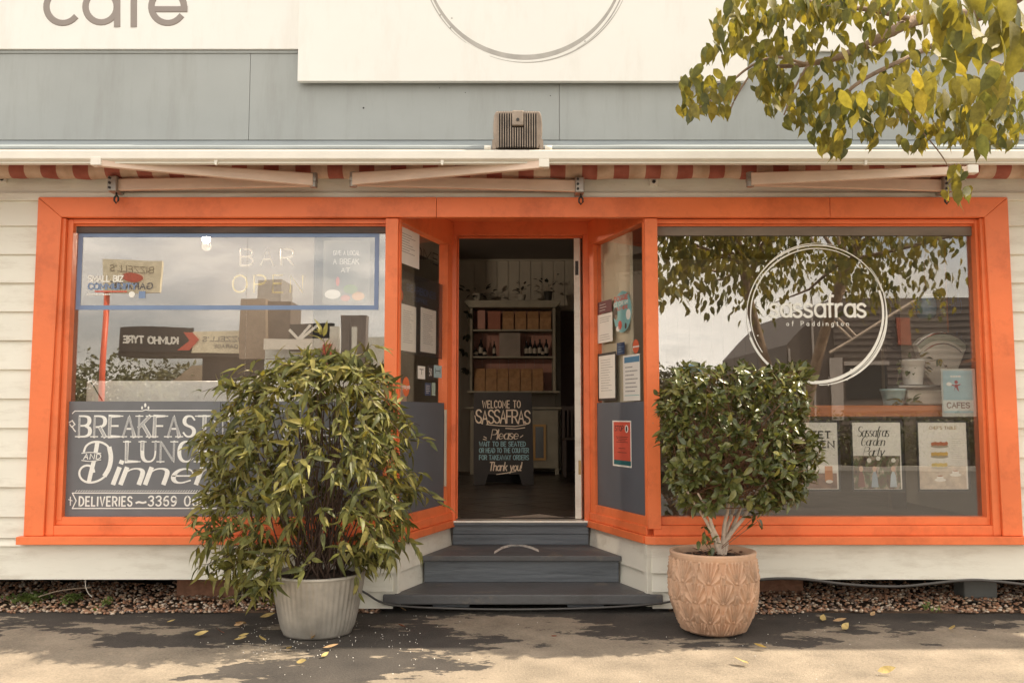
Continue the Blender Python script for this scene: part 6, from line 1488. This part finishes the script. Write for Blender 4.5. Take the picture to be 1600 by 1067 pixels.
s_ = across(16.93); u, z = s_.hit(206, 431); m = MB(); m.disc(u, z, 0, .26, .12, .01); m.v = [(-v[0], -16.93 - v[1], v[2]) for v in m.v]; part(t, 'oval_mark', m, REDP)
GD = 24
t = thing('garage', 'dark garage building with a tyre sign across the street, mirrored in the left window', 'building', org=(flat(400, 620, GD).x, -GD - 3, .08))
m = MB(); mbox(m, (318, 556, 455, 640), GD, 5, .08); part(t, 'wall', m, mat('garage_dark', (.05, .042, .038), .7, .4, 1))
m = MB(); mbox(m, (184, 549, 455, 557), GD - .3, 1.2); part(t, 'fascia', m, mat('fascia_dark', (.05, .045, .04), .6))
m = MB(); mbox(m, (186, 511, 300, 550), GD - .4, .1); part(t, 'sign_panel', m, BLACKB); m = MB(); mbox(m, (300, 517, 400, 551), GD - .4, .1); part(t, 'sign_panel', m, mat('cream_sign_box', (0, 0, 0)))
atxt(t, GD - .42, 'KUMHO TYRE', (192, 526, 277, 536), 2.8, VINYLW, gap=1.6); atxt(t, GD - .42, "BIZZELL'S", (318, 526, 384, 533), 1.3, INKG); atxt(t, GD - .42, 'GARAGE', (336, 538, 372, 543), 1.0, INKG)
p_ = [flat(x, y, GD - .44) for x, y in ((286, 518), (300, 518), (312, 530), (296, 547), (276, 547), (296, 531))]
m = MB(); m.prism([(p.x, p.z) for p in p_], 'y', -GD + .44, -GD + .46); part(t, 'red_chevron', m, REDP)
m = MB(); mbox(m, (376, 466, 414, 560), GD - .5, 1); part(t, 'brick_pier', m, mat('tan_pier', (.32, .25, .19), .8)); m = MB(); mbox(m, (404, 437, 440, 470), GD, 1.4); part(t, 'cowling', m, METAL); m = MB(); mbox(m, (414, 470, 452, 556), GD - .2, 1.4); part(t, 'brick_pier', m, mat('brown_pier', (.15, .12, .10), .8))
m = MB(); mbox(m, (452, 505, 520, 548), GD - .6, .2); part(t, 'awning_sign', m, BLACKB)
m = MB(); s_ = across(GD - .62)
for p in ([(452, 514), (466, 528), (484, 508)], [(470, 528), (496, 508)]): m.stroke([s_.hit(*q) for q in p], .09, 0)
m.v = [(-v[0], -GD + .62 - v[1], v[2]) for v in m.v]; part(t, 'white_logo', m, VINYLW)
m = MB(); mbox(m, (412, 528, 530, 545), GD - .9, .1); part(t, 'canopy_edge', m, WHITEP)
m = MB(); mbox(m, (414, 545, 520, 640), GD - .5, .2, .08); part(t, 'pale_door', m, mat('pale_roller_door', (.62, .66, .64), .4))
m = MB(); mbox(m, (504, 537, 514, 640), GD - 1, .2, .08); part(t, 'red_post', m, REDP); m = MB(); mbox(m, (514, 510, 528, 640), GD - .7, .2, .08); part(t, 'white_post', m, WHITEP)
m = MB(); mbox(m, (533, 492, 573, 600), GD - 2, .5, .08); part(t, 'grey_slab_sign', m, mat('taupe_slab', (.24, .20, .18), .6)); m = MB(); mbox(m, (551, 510, 559, 585), GD - 2.02, .02); part(t, 'white_stripe', m, WHITEP)
m = MB(); mbox(m, (574, 526, 640, 640), GD, 4, .08); part(t, 'white_wall', m, CREAM)
t = thing('cottage', 'cream gabled cottage across the street, mirrored low in the left window', 'house', org=(flat(345, 600, 33).x, -34, 0))
a_ = flat(300, 640, 33); m = MB(); mbox(m, (330, 592, 372, 640), 33, 5, 0); part(t, 'wall', m, CREAM)
p_ = [flat(x, y, 32.9) for x, y in ((268, 598), (300, 572), (346, 570), (376, 596))]; m = MB(); m.prism([(p.x, p.z) for p in p_], 'y', -38, -32.9); part(t, 'roof', m, mat('tan_roof', (.42, .33, .24), .8))
GH = 14
t = thing('weatherboard_house', 'grey weatherboard house across the street, mirrored in the right window', 'house', org=(flat(1380, 620, GH).x, -GH - 3, .08))
hm = mat('mauve_grey_paint', (.115, .092, .082), .7, .06, 2, stretch=(1, 1, 6)); p_ = [flat(x, y, GH) for x, y in ((1229, 740), (1229, 540), (1300, 465), (1560, 465), (1560, 740))]
m = MB(); m.prism([(p.x, p.z) for p in p_], 'y', -GH - 6, -GH); part(t, 'wall', m, hm)
za, zb_ = flat(1300, 735, GH).z, flat(1300, 470, GH).z; xa, xb = flat(1300, 500, GH).x, flat(1555, 500, GH).x; nb = 26
wb = None
for k in range(nb):
    z0_ = za + (zb_ - za) * k / nb
    m = MB(); m.prism([(-GH + .03, z0_), (-GH + .002, z0_), (-GH + .002, z0_ + (zb_ - za) / nb), (-GH + .012, z0_ + (zb_ - za) / nb)], 'x', xa, xb); part(t, 'weatherboard', m, hm)
for b in ((1268, 465, 1276, 655), (1296, 560, 1318, 655), (1232, 546, 1238, 655)): m = MB(); mbox(m, b, GH - .05, .04); part(t, 'corner_board', m, mat('pale_trim', (.42, .37, .34), .6))
m = MB(); mbox(m, (1318, 566, 1390, 572), GH - .05, .04); part(t, 'window_sill', m, mat('pale_trim', (0, 0, 0))); m = MB(); mbox(m, (1320, 573, 1388, 622), GH - .03, .02); part(t, 'dark_window', m, BLACKB)
def rail(a, b, r, mm, nm): q0 = flat(a[0], a[1], GH - .6); q1 = flat(b[0], b[1], GH - .6); part(t, nm, MB().tube([q0, q1], r, 6), mm)
rail((1296, 552), (1432, 468), .035, mat('pale_rail', (.5, .4, .32), .6), 'stair_rail'); rail((1300, 500), (1330, 532), .03, mat('pale_rail', (0, 0, 0)), 'brace'); rail((1308, 496), (1336, 526), .03, mat('pale_rail', (0, 0, 0)), 'brace')
m = MB(); mbox(m, (1402, 495, 1424, 540), GH - .05, .04); part(t, 'red_door', m, mat('dull_red_door', (.34, .09, .05), .6))
# hedge, hills and far trees
FOL = [leafmat('far_leaf_dark', (.045, .055, .02), .15), leafmat('far_leaf', (.075, .085, .03), .15), leafmat('far_leaf_light', (.12, .12, .05), .15)]
def bush(name, label, cat, c, rad_, n, ls, kind=None, trunk=True):
    t = thing(name, label, cat, org=(c[0], c[1], .0)); m = MB(); v0, f0 = leaf_geo(ls, ls * .5, 'ovate', n=2)
    lumps = [Vector((c[0] + rnd.uniform(-.6, .6) * rad_[0], c[1] + rnd.uniform(-.6, .6) * rad_[1], c[2] + rnd.uniform(-.5, .5) * rad_[2])) for _ in range(9)]
    for k in range(n):
        l_ = rnd.choice(lumps); d = rv().normalized() * rnd.uniform(.75, 1.05) * .55; p = l_ + Vector((d.x * rad_[0], d.y * rad_[1], d.z * rad_[2])); Rm = orient(rv() + d, d + rv(.6)); b0 = len(m.v); s_ = rnd.uniform(.6, 1.3)
        m.v += [tuple(Rm @ (Vector(q) * s_) + p) for q in v0]; m.f += [tuple(b0 + a for a in q) for q in f0]; m.mi += [k % 3] * len(f0)
    part(t, 'crown', m, FOL, kind='stuff')
    if trunk: part(t, 'trunk', MB().tube([(c[0], c[1], -.02), (c[0] + .1, c[1], c[2])], [rad_[0] * .12, rad_[0] * .05], 7), TRUNKM)
hc = flat(1400, 690, 13.9)
for px in (1060, 1130, 1200, 1280, 1350, 1420, 1490, 1560):
    q = flat(px, 690, 13.4); bush('hedge_shrub', 'dark street shrub at the foot of the house opposite, seen only as a reflection', 'shrub', (q.x, -13.9, .55), (1.0, .5, .75), 1500, .09, trunk=False)
for o in list(bpy.data.objects):
    if o.name.startswith('hedge_shrub'): o['group'] = 'shrubs along the far kerb'
far = [(115, 560, 38, 3.0), (150, 548, 40, 3.4), (225, 585, 34, 2.4), (270, 578, 36, 2.2), (205, 600, 30, 1.8), (312, 588, 34, 1.2), (90, 600, 32, 2.0), (1050, 628, 45, 2.6), (1120, 634, 48, 2.6), (1200, 630, 45, 2.4)]
for px, py, D_, r_ in far:
    q = flat(px, py, D_); zz_ = max(r_ * .6, q.z - r_ * .8); bush('far_tree', 'bushy tree on the rise beyond the far side of the street', 'tree', (q.x, -D_, zz_), (r_, r_, r_ * .95), 1600, .28)
for o in list(bpy.data.objects):
    if o.name.startswith('far_tree'): o['group'] = 'trees beyond the street'
